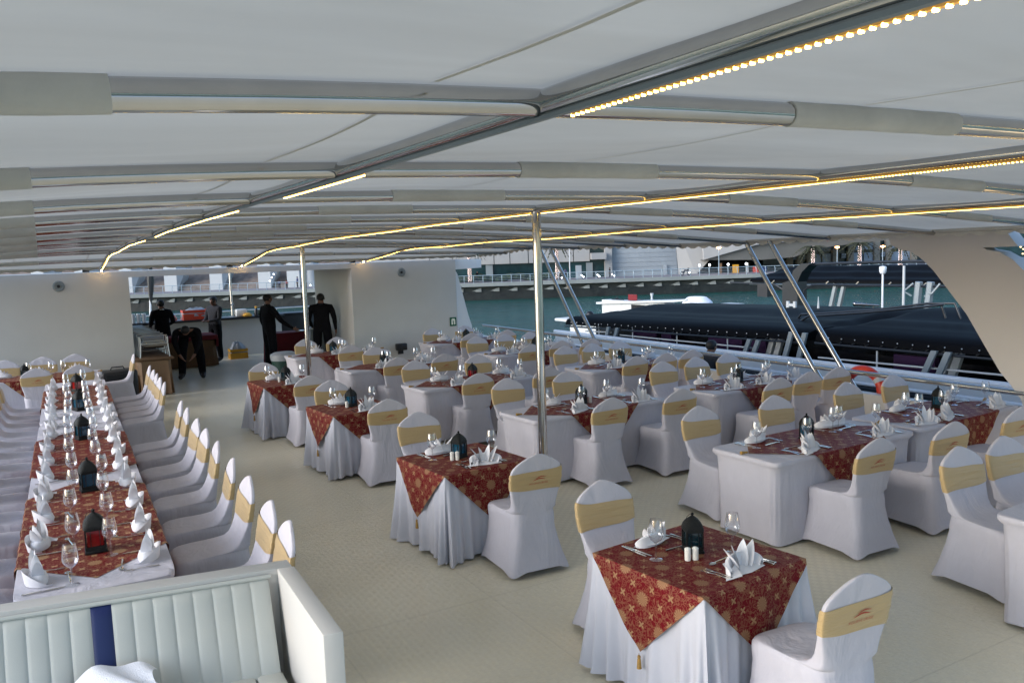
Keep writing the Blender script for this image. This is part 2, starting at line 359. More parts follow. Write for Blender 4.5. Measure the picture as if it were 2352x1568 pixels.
# far bank: paved promenade over a quay wall
q = bx(); q.box((0, 320, -3.6), (900, 399, 4.1)); tag(bk(q, 'promenade', Mt['promenade'], smooth=False), 'grey paved waterfront promenade on the far bank', kind='structure')
qw = empty('quay_wall', B(0, 120, -4), -t_, 'pale capped quay wall with dark recessed bays above the water', 'quay wall')
b = bx(); b.box((0, .0, 2.24), (400, 1.2, .52)); b.build('cap_beam', Mt['cap_concrete'], qw, smooth=False)
b = bx(); b.box((0, .4, .5), (400, .6, 1.6)); b.build('tidal_face', Mt['wet'], qw, smooth=False)
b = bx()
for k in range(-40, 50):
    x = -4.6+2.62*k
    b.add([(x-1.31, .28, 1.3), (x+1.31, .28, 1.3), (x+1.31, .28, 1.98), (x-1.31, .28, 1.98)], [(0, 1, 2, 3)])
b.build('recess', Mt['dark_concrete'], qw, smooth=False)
b = bx()
for k in range(-40, 50):
    x = -4.6+2.62*k; n = 9
    vs = []; 
    for i in range(n+1):
        a = i/n; vs.append((x-1.1+a*1.5, .27-.10*sin(pi*a), 1.30+.42*sin(pi*.5*a)**2)); vs.append((x-1.1+a*1.5, .27-.42*a, 1.22))
    b.add(vs, [(2*i, 2*i+2, 2*i+3, 2*i+1) for i in range(n)])
    b.add([(x+.4, -.15, 1.22), (x+.4, .27, 1.22), (x+.4, .27, 1.72)], [(0, 1, 2)])
b.build('corbel', Mt['cap_concrete'], qw)
rl = empty('quay_railing', B(0, 119.6, -1.5), -t_, 'long pale blue railing with curved posts along the far promenade', 'railing')
b = bx()
for k in range(-60, 75):
    x = .2+1.36*k
    pass
posts = bx(); bars = bx()
for k in range(-66, 72):
    x = .2+1.36*k
    posts.tube([(x, 0, 0), (x, -.10, .35), (x, -.10, .7), (x, .10, 1.05)], .045, 5)
for z, y, r in ((1.07, .1, .05), (.78, -.08, .018), (.55, -.1, .018), (.32, -.09, .018)): bars.tube([(-92, y, z), (100, y, z)], r, 5)
tag(posts.build('post', Mt['rail_blue'], rl), kind='stuff'); bars.build('bar', Mt['rail_blue'], rl)
# --- buildings on the far bank
bd = empty('office_building', B(4, 132, -1.6), -t_, 'low office building with white fascia panels over dark green glass', 'building')
x0, x1 = -24, 12.0-1
b = bx(); edges = [-26, -21, -16.5, -12.9, -8.9, -6.4, -3.9, -1.0, 3.7, 6.1, 8.7]
for a, c in zip(edges, edges[1:]): b.box(((a+c)/2, -1.2, 4.9), (c-a-.12, .5, 4.6))
b.build('facade_panel', Mt['panel'], bd, smooth=False)
b = bx(); b.box((-7, .8, 3.9), (38, 3.4, 7.8)); b.build('wall', Mt['glass_dark'], bd, smooth=False)
b = bx(); b.box((9.9, -2.2, 3.35), (2.3, 2.4, 1.0)); b.build('balcony', Mt['panel'], bd, smooth=False)
b = bx(); b.box((11.55, -.9, 4.2), (1.15, 1.9, 8.8)); b.build('pier', Mt['panel'], bd, smooth=False)
b = bx(); b.box((-7.2, -1.05, 1.2), (1.1, .3, 2.7)); b.box((8.6, -1.05, 1.1), (1.0, .3, 2.5)); b.build('door', Mt['boat_grey'], bd, smooth=False)
hg = bx()
for k in range(60):
    x = -12+k*.32; z = -1.05+.25*sin(k*.35)+.12*sin(k*.9)
    hg.ball((x, 126+.5*sin(k*2.1), z), .62+.08*sin(k*1.7), 8, 6, (1.1, 1.2, .75))
for x in (-7.6, -8.3): hg.ball((x, 126, -1.0), .7, 8, 6, (1.2, 1, .7))
tag(bk(hg, 'hedge', Mt['hedge']), 'clipped rolling green hedge before the dark glass building', 'hedge')
cw = empty('curved_concrete_building', B(22, 132, -1.6), -t_, 'pale concrete building with curved panelled wall and a service door', 'building')
b = bx(); n = 12
for z0 in range(8):
    z = z0*.72; vs = []
    for i in range(n+1):
        a = i/n; x = -6+a*(10.6-.06*z); vs.append((x, -1.2+1.6*(a-.5)**2, z+.015)); vs.append((x, -1.2+1.6*(a-.5)**2-.02, z+.70))
    b.add(vs, [(2*i, 2*i+2, 2*i+3, 2*i+1) for i in range(n)])
b.box((-.6, .8, 2.8), (10.6, 2.4, 5.6)); b.build('panelled_wall', Mt['concrete'], cw, smooth=False)
b = bx(); b.add([(4.7, -.9, 0), (7.4, -1.6, 0), (9.5, -1.6, 2.2), (11, -1.6, 3.3), (19, -1.6, 6.2), (19, -1.6, 8), (4.1, -.9, 8)], [(0, 1, 2, 3, 4, 5, 6)]); b.build('end_wall', Mt['panel'], cw, smooth=False)
b = bx(); b.box((2.5, -1.35, .85), (.55, .08, 1.7)); b.build('door', Mt['concrete'], cw, smooth=False)
br = empty('road_bridge', B(45, 140, -1.6), -t_, 'wide concrete road bridge with dark shaded underside rising to the right', 'bridge')
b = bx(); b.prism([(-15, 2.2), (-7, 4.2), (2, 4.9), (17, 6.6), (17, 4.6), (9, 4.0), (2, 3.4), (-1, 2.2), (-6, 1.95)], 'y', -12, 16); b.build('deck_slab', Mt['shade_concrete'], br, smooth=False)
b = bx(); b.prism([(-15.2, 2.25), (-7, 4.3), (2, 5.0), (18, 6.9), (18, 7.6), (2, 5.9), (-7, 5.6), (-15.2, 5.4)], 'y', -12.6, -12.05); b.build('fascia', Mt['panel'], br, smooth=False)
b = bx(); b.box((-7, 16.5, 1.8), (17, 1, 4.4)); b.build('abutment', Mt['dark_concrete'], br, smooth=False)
ks = [(-12.3, .3, 1.6, 'oak'), (-10, .9, 1.3, 'yellow_plastic'), (-8.2, .35, 1.5, 'panel'), (-6.8, 1.0, .9, 'red_plastic'), (-5.6, .8, .8, 'navy')]
for i, (x, wd, h, m_) in enumerate(ks):
    b = bx(); b.box((x, -11.6, h/2+.05), (wd, .3, h)); b.build('shop_panel', Mt[m_], br, smooth=False)
fb = empty('arcade_building', B(60, 150, -1.6), -t_, 'beige stone arcade building with tall pale windows beside the bridge', 'building')
b = bx(); b.box((3, 2.4, 4.5), (34, 4, 9.6)); b.build('wall', Mt['glass_dark'], fb, smooth=False)
for i, x in enumerate((-9.4, -7.6, -5.8, -1.2, 1.6, 6.3, 8.4, 13)):
    b = bx(); b.box((x, -.1, 3.1), (1.0, .8, 6.8)); b.build('pilaster', Mt['beige'], fb, smooth=False)
for x in (-3.5, 4.0, 10.7):
    b = bx(); b.box((x-.95, .2, 1.45), (1.6, .3, 1.6)); b.box((x+.95, .2, 1.45), (1.6, .3, 1.6)); b.box((x, .2, 3.4), (3.6, .3, 1.2)); b.build('window', Mt['window_pale'], fb, smooth=False)
b = bx()
for x in (-8.5, -6.7, .2, 7.35): b.box((x, -.05, 1.6), (.35, .3, .35)); b.box((x+.42, -.05, 1.6), (.35, .3, .35)); b.box((x, -.05, 2.05), (.35, .3, .35)); b.box((x+.42, -.05, 2.05), (.35, .3, .35))
b.build('lit_emblem', Mt['window_pale'], fb, smooth=False)
tw = empty('dark_tower', B(80, 150, -1.6), -t_, 'dark glass tower with scattered yellow lights beyond the white arch', 'building')
b = bx(); b.box((4, 8, 12), (26, 12, 30)); b.build('wall', Mt['glass_dark'], tw, smooth=False)
b = bx()
for i in range(70): b.box((-8.4+rnd.random()*23, 1.9, .5+rnd.random()*12), (.25, .1, .2))
tag(b.build('lit_window', Mt['warm_strip'], tw, smooth=False), kind='stuff')
# left: white blocks with brown stone slopes
tb = empty('terraced_embankment', B(-45, 134, -1.6), -t_, 'brown stone embankment sloping up between white blocks across the water', 'embankment')
b = bx(); b.add([(-40, -4, .7), (23, -4, .7), (23, 6, 5.5), (-40, 6, 5.5), (-40, 6, 0), (23, 6, 0), (-40, -4, 0), (23, -4, 0)], [(0, 1, 2, 3), (6, 7, 1, 0)]); b.build('stone_slope', Mt['stone'], tb, smooth=False)
for x in (-28.6, -21.8, -14.9, -7.95, -.85, 6.7, 11.2):
    b = bx(); b.box((x, -3.2, 2.7), (1.95, 2.8, 5.3)); b.build('white_block', Mt['tower_white'], tb, smooth=False)
    b = bx(); b.add([(x+.98, -4.6, .1), (x+2.9, -3.6, 5), (x+.98, -4.6, 5.2), (x+.98, -1.8, .1), (x+2.9, -1.8, 5), (x+.98, -1.8, 5.2)], [(0, 1, 2), (3, 5, 4), (0, 3, 4, 1), (0, 2, 5, 3), (1, 4, 5, 2)]); b.build('buttress', Mt['concrete'], tb, smooth=False)
b = bx(); b.lathe([(1.1, 0), (1.1, 6)], 16, (13.9, -3.2, 0)); b.build('round_column', Mt['concrete'], tb)
tw2 = empty('pale_high_rise', B(-40, 200, -1.6), -t_, 'pale high-rise blocks rising far behind the embankment', 'building')
b = bx()
for k in range(6): b.box((-40+k*17, 10+k*3, 20), (13, 10, 40+8*sin(k*2)))
b.build('wall', Mt['concrete'], tw2, smooth=False)
# street lamps, bollard lights, palms
def street_lamp(u, d, h, label):
    e = empty('street_lamp', B(u, d, -1.5), -t_, label, 'street lamp', 'street lamps along the far promenade')
    bx().tube([(0, 0, 0), (0, 0, h)], [.07, .05], 8).build('post', Mt['rail_blue'], e)
    b = bx(); b.lathe([(.05, 0), (.34, .14), (.30, .24), (.05, .30)], 12, (0, 0, h)); b.build('lamp_head', Mt['lamp_orange'], e)
street_lamp(30.8, 122, 3.75, 'white street lamp with orange light left of the bridge shops')
street_lamp(49.0, 124, 3.25, 'orange-lit street lamp between two lit palm trunks, nearer the bridge')
street_lamp(55.8, 124, 3.15, 'orange-lit street lamp before the arcade, nearest the white arch')
e = empty('flag_pole', B(8.85, 122, -1.5), -t_, 'plain thin white pole on the promenade before the glass building', 'pole')
bx().tube([(0, 0, 0), (0, 0, 5.2)], .06, 8).build('shaft', Mt['paint_cool'], e)
lab = ['first', 'second', 'third', 'fourth', 'fifth', 'sixth', 'seventh', 'eighth', 'ninth', 'tenth']
for i, u in enumerate((28.4, 29.9, 32.7, 35.4)):
    e = empty('globe_lamp', B(u, 124, -1.5), 0, 'round white lamp under the bridge, %s from the left' % lab[i], 'lamp', 'round white lamps before the bridge shops')
    bx().ball((0, 0, 1.4), .16, 10, 8).build('globe', Mt['lamp_white'], e); bx().tube([(0, 0, 0), (0, 0, 1.25)], .05, 6).build('post', Mt['boat_grey'], e)
for i, (u, z) in enumerate(((10.4, -.9), (10.65, -1.1), (12.7, -.9), (12.95, -1.1), (14.8, -.9), (15.15, -1.1), (26.0, -1.0), (-28.9, -1.0), (-34.7, -.2), (-34.4, .3), (-34.1, .75), (3.3+4.2, -1.15))):
    b = bx().ball((0, 0, 0), .095, 8, 6); o = b.build('spot_light', Mt['lamp_white'], loc=B(u, 119.9, z))
    tag(o, 'small glaring white spotlight on the far promenade, %s of twelve from its list of lamps' % lab[min(i, 9)], 'lamp', 'small spotlights on the far promenade')
    nm = ['upper of the pair of small white spotlights left of the grey sign box', 'lower of the pair of small white spotlights left of the grey sign box',
          'upper spotlight of the middle pair on the promenade before the concrete wall', 'lower spotlight of the middle pair on the promenade before the concrete wall',
          'upper spotlight of the right pair before the curved concrete wall', 'lower spotlight of the right pair before the curved concrete wall',
          'single low spotlight beside the dark motorbike near the bridge', 'round bright spotlight seen beside the pole through the wall opening',
          'lowest of three small lights climbing the slope behind the waiters', 'middle of three small lights climbing the slope behind the waiters',
          'top one of three small lights climbing the slope behind the waiters', 'small low spotlight at the foot of the lit palm trunk'][i]
    o['label'] = nm
def palm(u, d, h, label, crown=True):
    e = empty('palm_tree', B(u, d, -1.5), 0, label, 'palm tree', 'palms wrapped in fairy lights')
    bx().tube([(0, 0, 0), (.03, 0, h*.5), (0, 0, h)], [.24, .2, .19], 10).build('trunk', Mt['trunk'], e)
    b = bx()
    for k in range(int(h*26)):
        a = k*2.4; z = k/26; r = .24 if z < h*.5 else .21; b.ball((cos(a)*r, sin(a)*r, z+.1), .034, 5, 3)
    tag(b.build('fairy_lights', Mt['fairy'], e), kind='stuff')
    b = bx()
    for k in range(22):
        a = k*2*pi/22*1.0+.3*(k % 3); L = 2.3+.4*(k % 4); up = .9-.5*(k % 3)
        for q_ in range(9):
            t0 = q_/9; t1 = (q_+1)/9
            def pt(t): return Vector((cos(a)*L*t, sin(a)*L*t, h+up*t*1.4-1.9*t*t*1.2))
            p0, p1 = pt(t0), pt(t1); sd_ = Vector((-sin(a), cos(a), 0)); wd = .34*(1-t0*.7)
            b.add([p0, p1, p0+sd_*wd-Vector((0, 0, wd*.8))], [(0, 1, 2)]); b.add([p0, p1, p0-sd_*wd-Vector((0, 0, wd*.8))], [(0, 1, 2)])
    b.build('crown', Mt['frond'], e, smooth=False, fixn=False)
palm(-6.0, 124, 5.5, 'palm trunk wrapped in pink-white fairy lights nearest the far white wall')
palm(7.1, 124, 5.5, 'fairy-lit palm trunk rising between the two left slanted roof struts')
palm(46.1, 126, 3.6, 'fairy-lit palm beside the bridge, leftmost of the arcade palms')
palm(53.2, 126, 3.9, 'fairy-lit palm standing in the middle of the stone arcade')
palm(59.4, 126, 3.4, 'fairy-lit palm partly behind the white arch')
e = empty('sign_box', B(10.3, 124, -1.5), -t_, 'plain grey sign box standing on the promenade', 'sign box'); bx().box((0, 0, 1.0), (.85, .4, 2.0)).build('panel', Mt['concrete'], e, smooth=False)
e = empty('motorbike', B(26.1, 123, -1.5), -t_, 'tiny dark motorbike parked by the concrete wall', 'motorbike')
b = bx(); b.tube([(-.4, 0, .3), (-.1, 0, .75), (.3, 0, .7), (.45, 0, 1.1)], .14, 8); b.build('body', Mt['black_plastic'], e)
for x in (-.5, .5):
    b = bx(); b.tube([(x+.26*cos(a_*pi/6), 0, .3+.26*sin(a_*pi/6)) for a_ in range(12)], .06, 6, closed=True); b.build('wheel', Mt['black_plastic'], e)
# ================================================================ canopy
CX = 3.67; YB = [6.0+1.46*k for k in range(-4, 8)]
def lerp(x, pts):
    if x <= pts[0][0]: return pts[0][1]
    for (a, b), (c, d) in zip(pts, pts[1:]):
        if x <= c: return b+(d-b)*(x-a)/(c-a)
    return pts[-1][1]
def zbot(x, y):
    zc = lerp(y, [(0, 2.88), (2, 2.878), (4.5, 2.882), (6, 2.888), (8, 2.885), (9.3, 2.865), (11.84, 2.85), (13.3, 2.80), (14.76, 2.775), (15.4, 2.745), (17.55, 2.50)])
    amp = lerp(y, [(0, .26), (6, .28), (10, .30), (13.3, .20), (16.2, .10), (17.55, .0)])
    return zc-amp*(abs((x-CX)/5.3)**1.45 if x > CX else .85*abs((x-CX)/5.3)**3.2)
XE0, XE1, YE0, YE1 = -1.75, 9.08, -.9, 17.62
cn = empty('canopy', (0, 0, 0), 0, 'white canvas canopy stretched over curved steel tubes above the deck', 'canopy')
def can(u, v):
    x = XE0+(XE1-XE0)*u; y = YE0+(YE1-YE0)*v
    ph = ((y-6.0)/1.46) % 1; sag = .035*sin(pi*ph)*min(1, (x-XE0)*2, (XE1-x)*2)
    rip = .012*sin(x*5+y*1.3)*sin(pi*ph)
    return (x, y, zbot(x, y)+.066-sag*.5+rip*.5)
MBg = bx().grid(can, 60, 240); MBg.build('canvas', Mt['canvas'], cn, ang=80)
b = bx()       # edge hem with the small scallops of its lacing
for x in (XE0, XE1):
    b.tube([(x, y*.25, zbot(x, y*.25)+.06) for y in range(-3, 71)], .03, 6)
b.tube([(XE0+k*.3, YE1, zbot(XE0+k*.3, YE1)+.05) for k in range(37)], .025, 6)
b.build('hem', Mt['sleeve'], cn)
b = bx()
for k in range(75):
    y = -.8+k*.245; n = 6
    vs = [];
    for i in range(n+1):
        a = i/n; z = zbot(XE1, y)+.045; vs += [(XE1+.012, y+a*.245, z), (XE1+.012, y+a*.245, z-.03-.035*sin(pi*a))]
    b.add(vs, [(2*i, 2*i+2, 2*i+3, 2*i+1) for i in range(n)])
for k in range(44):
    x = XE0+k*.245; vs = []
    for i in range(7):
        a = i/6; z = zbot(x, YE1)+.04; vs += [(x+a*.245, YE1+.015, z), (x+a*.245, YE1+.015, z-.02-.025*sin(pi*a))]
    b.add(vs, [(2*i, 2*i+2, 2*i+3, 2*i+1) for i in range(6)])
b.build('lacing', Mt['sleeve'], cn)
for x in (-.35, 1.35-.62, 2.05, 4.3, 6.95):
    b = bx()       # stitched seams, thin raised strips
    for (ya, yb_) in zip(YB, YB[1:]):
        pts = [(x, ya+.05+(yb_-ya-.1)*k/8) for k in range(9)]
        vs = []
        for xx, yy in pts:
            u, v = (xx-XE0)/(XE1-XE0), (yy-YE0)/(YE1-YE0); z = can(u, v)[2]-.006
            vs += [(xx-.006, yy, z), (xx+.006, yy, z)]
        b.add(vs, [(2*i, 2*i+1, 2*i+3, 2*i+2) for i in range(8)])
    b.build('seam', Mt['seam'], cn, smooth=False)
cf = cn
for yb in YB:
    bx().tube([(XE0+(XE1-XE0)*k/40, yb, zbot(XE0+(XE1-XE0)*k/40, yb)+.031) for k in range(41)], .031, 12).build('cross_tube', Mt['steel'], cf)
    for xa, xb in ((-.86, .13 if abs(yb-1.62) < .1 else .0), (1.80, 2.54), (4.42, 5.13), (7.02, 7.72)):
        if xa > 1 or yb > -1:
            n = 9; pts = [(xa+(xb-xa)*k/n, yb, zbot(xa+(xb-xa)*k/n, yb)+.032) for k in range(n+1)]
            bx().tube(pts, [.0350+.0012*sin(k*2.3+yb) if 0 < k < n else .0348 for k in range(n+1)], 14).build('canvas_sleeve', Mt['sleeve'], cf)
LX = (1.02, 3.67, 6.31); LEDS = {1.02: ((.2, 1.52), (2.85, 3.95), (5.0, 8.95), (9.9, 17.5)), 3.67: ((-.5, 5.9), (6.1, 17.5)), 6.31: ((-.5, 17.5),)}
for x in LX:
    ys = [-.84+k*.365 for k in range(52)] + [17.55]
    bx().tube([(x, y, zbot(x, y)+.030) for y in ys if y <= 17.56], .032, 12).build('long_tube', Mt['steel'], cf)
    b = bx(); b.tube([(x+(-.016 if x < 2 else .016), y, zbot(x, y)-.004) for y in ys if y <= 17.56 and (y < 5.9 or y > 6.1 or x != 3.67)], .008, 6); b.build('cable', Mt['boat_grey'], cf)
for x in LX:
    nm = {1.02: 'warm LED strip in broken lengths on the left long roof tube', 3.67: 'warm LED strip along the middle roof tube that meets the posts', 6.31: 'warm LED strip along the right roof tube, lowest in view'}[x]
    led = empty('led_strip', (x+(.010 if x < 2 else -.010), 0, 0), 0, nm, 'led strip', 'warm LED strips under the roof tubes')
    b = bx()
    for a, c in LEDS[x]:
        t2 = bx()
        n = int((c-a)/.0185); pr = None
        for k in range(n+1):
            y = a+(c-a)*k/n
            if y < .1: continue
            z = zbot(x, y)-.012
            # zig-zag near the far end, where the strip hangs a little
            z -= .005*abs(sin(y*2.2)) if y > 11 else 0
            q6 = [(.0052*cos(k6*pi/3), y+.0052*sin(k6*pi/3), z+.003) for k6 in range(6)]+[(.0042*cos(k6*pi/3), y+.0042*sin(k6*pi/3), z-.0015) for k6 in range(6)]
            b.add(q6, [(k6, (k6+1) % 6, 6+(k6+1) % 6, 6+k6) for k6 in range(6)]+[tuple(range(11, 5, -1))])
        ys = [a+(c-a)*k/40 for k in range(41)]
        t2.tube([(0, y, zbot(x, y)-.006-(.005*abs(sin(y*2.2)) if y > 11 else 0)) for y in ys], .0055, 6); t2.build('tape', Mt['led_tape'], led)
    e9 = bx().ball((0, 17.74, 2.482), .012, 8, 6).build('led_end', Mt['led_end'], led)
    tag(b.build('led_bulb', Mt['led'], led, smooth=False, fixn=False), kind='stuff')
# posts
for (x, y, s_) in ((3.67, 6.0, 'polished steel post rising beside the second small aisle table'), (3.70, 13.3, 'slimmer-looking far steel post behind the fourth small aisle table')):
    e = empty('roof_post', (x, y, 0), 0, s_, 'post', 'steel roof posts')
    bx().tube([(0, 0, 0), (0, 0, zbot(x, y)+.01)], .038, 16).build('shaft', Mt['steel'], e)
    bx().lathe([(.038, .02), (.09, .012), (.09, .0)], 16).build('foot_flange', Mt['steel'], e)
# side struts and rail
RX = 9.12; ZR = .87
for i, (yt, yb) in enumerate(((14.75, 13.4), (14.35, 12.9), (8.95, 7.75), (8.5, 7.25))):
    nm = ['farther strut of the far slanted pair', 'nearer strut of the far slanted pair', 'left strut of the near slanted pair above the lifebuoy', 'right strut of the near slanted pair above the lifebuoy'][i]
    e = empty('slanted_strut', (RX, yb, 0), 0, 'slanted steel roof strut, '+nm, 'strut', 'slanted steel struts on the railing')
    bx().tube([(.0, 0-.35, .45), (-.0, 0, ZR), (-.04, yt-yb, zbot(9.0, yt)+.03)], .034, 12).build('tube', Mt['steel'], e)
e = empty('side_rail', (RX, 0, 0), 0, 'long steel handrail with slanted stays along the right edge of the deck', 'railing')
bx().tube([(0, y*.5, ZR+.0) for y in range(-8, 36)], .030, 12).build('handrail', Mt['steel'], e)
for yb in (16.6, 15.1, 11.2, 10.0, 6.35, 3.5): bx().tube([(0, yb+.16, ZR-.02), (0, yb-.22, .38)], .022, 10).build('stay', Mt['steel'], e)
for s_, x in (('right', 9.14), ('left', -1.78)):
    e = empty('bulwark', (x, 0, 0), 0, 'low white bulwark with lit recesses along the %s deck edge' % s_, 'bulwark')
    b = bx(); b.box((0, 7, .485), (.14, 22, .27)); b.box((0, 7, .10), (.14, 22, .20)); b.box((.045, 7, .275), (.05, 22, .15)); b.build('wall', Mt['paint'], e, smooth=False)
    sg = -1 if x > 0 else 1
    for k in range(18):
        b = bx(); b.box((sg*-.0+.015, -3+k*1.15, .275), (.008, .95, .13)); b.build('recess_light', Mt['warm_strip'], e, smooth=False)
e = empty('side_rail', (-1.72, 0, 0), 0, 'steel handrail along the left edge of the deck', 'railing')
bx().tube([(0, y*.5, ZR) for y in range(-8, 36)], .03, 12).build('handrail', Mt['steel'], e)
# white arch on the right
e = empty('white_arch', (9.1, 5.5, 0), 0, 'large smooth white curved arch support at the right edge of the deck', 'arch')
poly = [(6.63, 2.64), (6.56, 2.50), (6.46, 2.455), (6.31, 2.42), (6.20, 2.36), (6.12, 2.30), (6.0, 2.19), (5.89, 2.06), (5.74, 1.88), (5.59, 1.70), (5.4, 1.40), (5.2, 1.09), (5.05, .92), (4.95, .79), (4.90, .6), (4.88, .3), (3.2, .3), (3.3, .8), (3.7, 1.1), (4.1, 1.42), (4.5, 1.78), (4.75, 1.99), (4.97, 2.19), (5.09, 2.31), (5.24, 2.395), (5.39, 2.425), (5.42, 2.445), (5.04, 2.45), (5.12, 2.55), (5.19, 2.64)]
b = bx(); b.prism([(a-5.5, z) for a, z in poly], 'x', 0, .22); b.build('panel', Mt['arch_shaded_paint'], e, smooth=False)
b = bx(); b.tube([(.06, 1.2, 2.655), (.06, -.35, 2.665)], .02, 6); b.tube([(.06, 1.18, 2.62), (-.1, 1.0, 2.72)], .02, 6); b.build('bracket', Mt['frame_black'], e)
# ================================================================ far bulkhead wall
WY = 17.9
wl = empty('bulkhead_wall', (0, WY, 0), 0, 'white bulkhead wall across the deck with a wide serving opening', 'wall')
b = bx(); b.box((-.12, .06, 1.23), (3.26, .12, 2.46)); b.box((7.345, .06, 1.23), (2.59, .12, 2.46)); b.box((3.78, .06, 2.40), (4.54, .12, .12)); b.build('panel', Mt['paint'], wl, smooth=False)
b = bx(); b.box((6.11, 1.5, 1.17), (.12, 2.76, 2.34)); b.build('side_return', Mt['paint'], wl, smooth=False)
b = bx(); b.prism([(8.645, .1), (9.1, .1), (9.03, .86), (8.95, 1.1), (8.70, 2.1), (8.645, 2.2)], 'y', .02, .10); b.prism([(8.645, 2.22), (9.35, 2.24), (9.35, 2.45), (8.645, 2.46)], 'y', .02, .10)
b.build('wing', Mt['paint_cool'], wl, smooth=False)
rf = bx(); rf.box((3.75, 20.2, 2.40), (9.9, 4.3, .10)); tag(rf.build('pantry_roof', Mt['paint'], smooth=False), 'flat white roof over the serving area behind the wall', 'roof')
sw = bx(); sw.box((-1.3, 21.2, 1.17), (.1, 6.2, 2.34)); tag(sw.build('pantry_sun_blocker', Mt['paint'], smooth=False), 'unseen white wall added on the left to keep sun out of the serving area', 'wall')  # out of view, added to block the sun and darken the serving area
# fabric tail and clutter along the slit above the wall
for x, z, s_ in ((.29, 2.22, 'round grey speaker disc on the left part of the white wall'), (7.25, 2.21, 'round grey speaker disc on the right part of the white wall')):
    e = empty('wall_speaker', (x, WY, z), 0, s_, 'speaker', 'round wall speakers')
    mm = Matrix.Rotation(pi/2, 4, 'X')
    b = bx(); b.lathe([(.105, 0), (.10, .015), (.07, .02), (.065, .012), (.03, .014), (.001, .014)], 24); b.xf(mm); b.build('grille', Mt['boat_grey'], e)
    b = bx(); b.lathe([(.03, .016), (.025, .03), (.001, .032)], 16); b.xf(mm); b.build('dust_cap', Mt['black_plastic'], e)
e = empty('safety_sign', (8.52, WY-.008, .98), 0, 'small green sign with a white lifejacket symbol on the wall', 'sign')
bx().box((0, 0, 0), (.17, .012, .21)).build('plate', Mt['sign_green'], e, smooth=False)
b = bx(); b.prism([(-.05, -.07), (-.012, -.07), (-.012, .02), (.012, .02), (.012, -.07), (.05, -.07), (.05, .045), (.03, .075), (-.03, .075), (-.05, .045)], 'y', -.010, -.008); b.build('lifejacket_symbol', Mt['sign_white'], e, smooth=False)
e = empty('floodlight', (7.12, WY-.12, .5), 0, 'small black floodlight box fixed low on the white wall', 'floodlight')
bx().box((0, 0, 0), (.26, .12, .16), bev=.02).build('housing', Mt['black_plastic'], e); bx().box((0, .06, -.12), (.12, .05, .1)).build('bracket', Mt['black_plastic'], e)
for i, x in enumerate(LX):
    e = empty('spot_fitting', (x-.25, WY-.1, 2.50), 0, 'small black fitting on the canopy edge near the %s LED strip end' % ['left', 'middle', 'right'][i], 'light fitting', 'black fittings on the canopy edge')
    bx().box((0, 0, 0), (.12, .1, .07), bev=.01).build('housing', Mt['black_plastic'], e)
# ---------------------------------------------------------------- serving area
bc = empty('bar_counter', (3.9, 23.6, 0), 0, 'long white bar counter with dark top behind the waiters', 'bar counter')
b = bx(); b.box((0, .3, .5), (3.9, .6, 1.0)); b.build('front_panel', Mt['paint'], bc, smooth=False)
b = bx(); b.box((0, .28, 1.035), (4.05, .8, .06), bev=.01); b.build('counter_top', Mt['black_plastic'], bc)
def thing(nm, loc, lab_, cat, parts, rz=0, group=None):
    e = empty(nm, loc, rz, lab_, cat, group)
    for pn, mb, m_ in parts: mb.build(pn, Mt[m_], e)
    return e
def crate(w_, d, h):
    b = bx(); t = .015
    for s in (-1, 1):
        b.box((0, s*(d/2-t/2), h*.86), (w_, t, h*.28)); b.box((0, s*(d/2-t/2), h*.12), (w_, t, h*.24))
        b.box((s*(w_/2-t/2), 0, h*.86), (t, d-2*t, h*.28)); b.box((s*(w_/2-t/2), 0, h*.12), (t, d-2*t, h*.24))
        b.box((0, s*(d/2-t/2), h*.42), (w_-.02, t*.8, h*.40))
        b.box((s*(w_/2-t/2), 0, h*.42), (t*.8, d-.04, h*.40))
    b.box((0, 0, .008), (w_-.03, d-.03, .014)); return b
def blob(w_, d, h, seed):
    r = random.Random(seed); b = bx(); b.lathe([(.001, 0), (.42, .0), (.5, .35*h), (.42, .7*h), (.2, h), (.001, h*1.02)], 18)
    b.v = [(x*w_*(1+.12*r.uniform(-1, 1)), y*d*(1+.12*r.uniform(-1, 1)), z*(1+.10*r.uniform(-1, 1))) for x, y, z in b.v]; return b
zt = 1.066
thing('plastic_crate', (3.60, 23.75, zt), 'red plastic crate lined with a clear bag on the bar', 'crate', [('basket', crate(.72, .45, .26), 'red_plastic'), ('bag_liner', blob(.8, .5, .30, 3), 'bag')])
for i in range(3): thing('cup_stack', (1.98+i*.13+.05, 23.7, zt), 'white cup stack on the bar, %s from the left' % lab[i], 'cups', [('cup', bx().lathe([(.045, 0), (.055, .24), (.05, .24), (.001, .23)], 14), 'ceramic')], group='stacked white cups on the bar')
thing('cloche', (2.98, 23.8, zt), 'small silver dome cloche on the bar beside the red crate', 'cloche', [('dome', bx().lathe([(.14, 0), (.13, .08), (.07, .17), (.02, .21), (.02, .24), (.001, .25)], 18), 'silver')])
thing('tap', (4.62, 23.8, zt), 'curved chrome tap standing on the bar', 'tap', [('spout', bx().tube([(0, 0, 0), (0, 0, .3), (-.03, -.04, .36), (-.1, -.1, .33)], .014, 8), 'silver')])
thing('food_tray', (4.80, 23.8, zt), 'white tray of rolls on the bar behind the yellow dish', 'tray', [('tray', bx().box((0, 0, .1), (.3, .25, .2), bev=.03), 'ceramic')])
thing('lemon_dish', (4.92, 23.55, zt), 'yellow fruit dish on the bar', 'dish', [('dish', blob(.26, .2, .10, 5), 'yellow_plastic')])
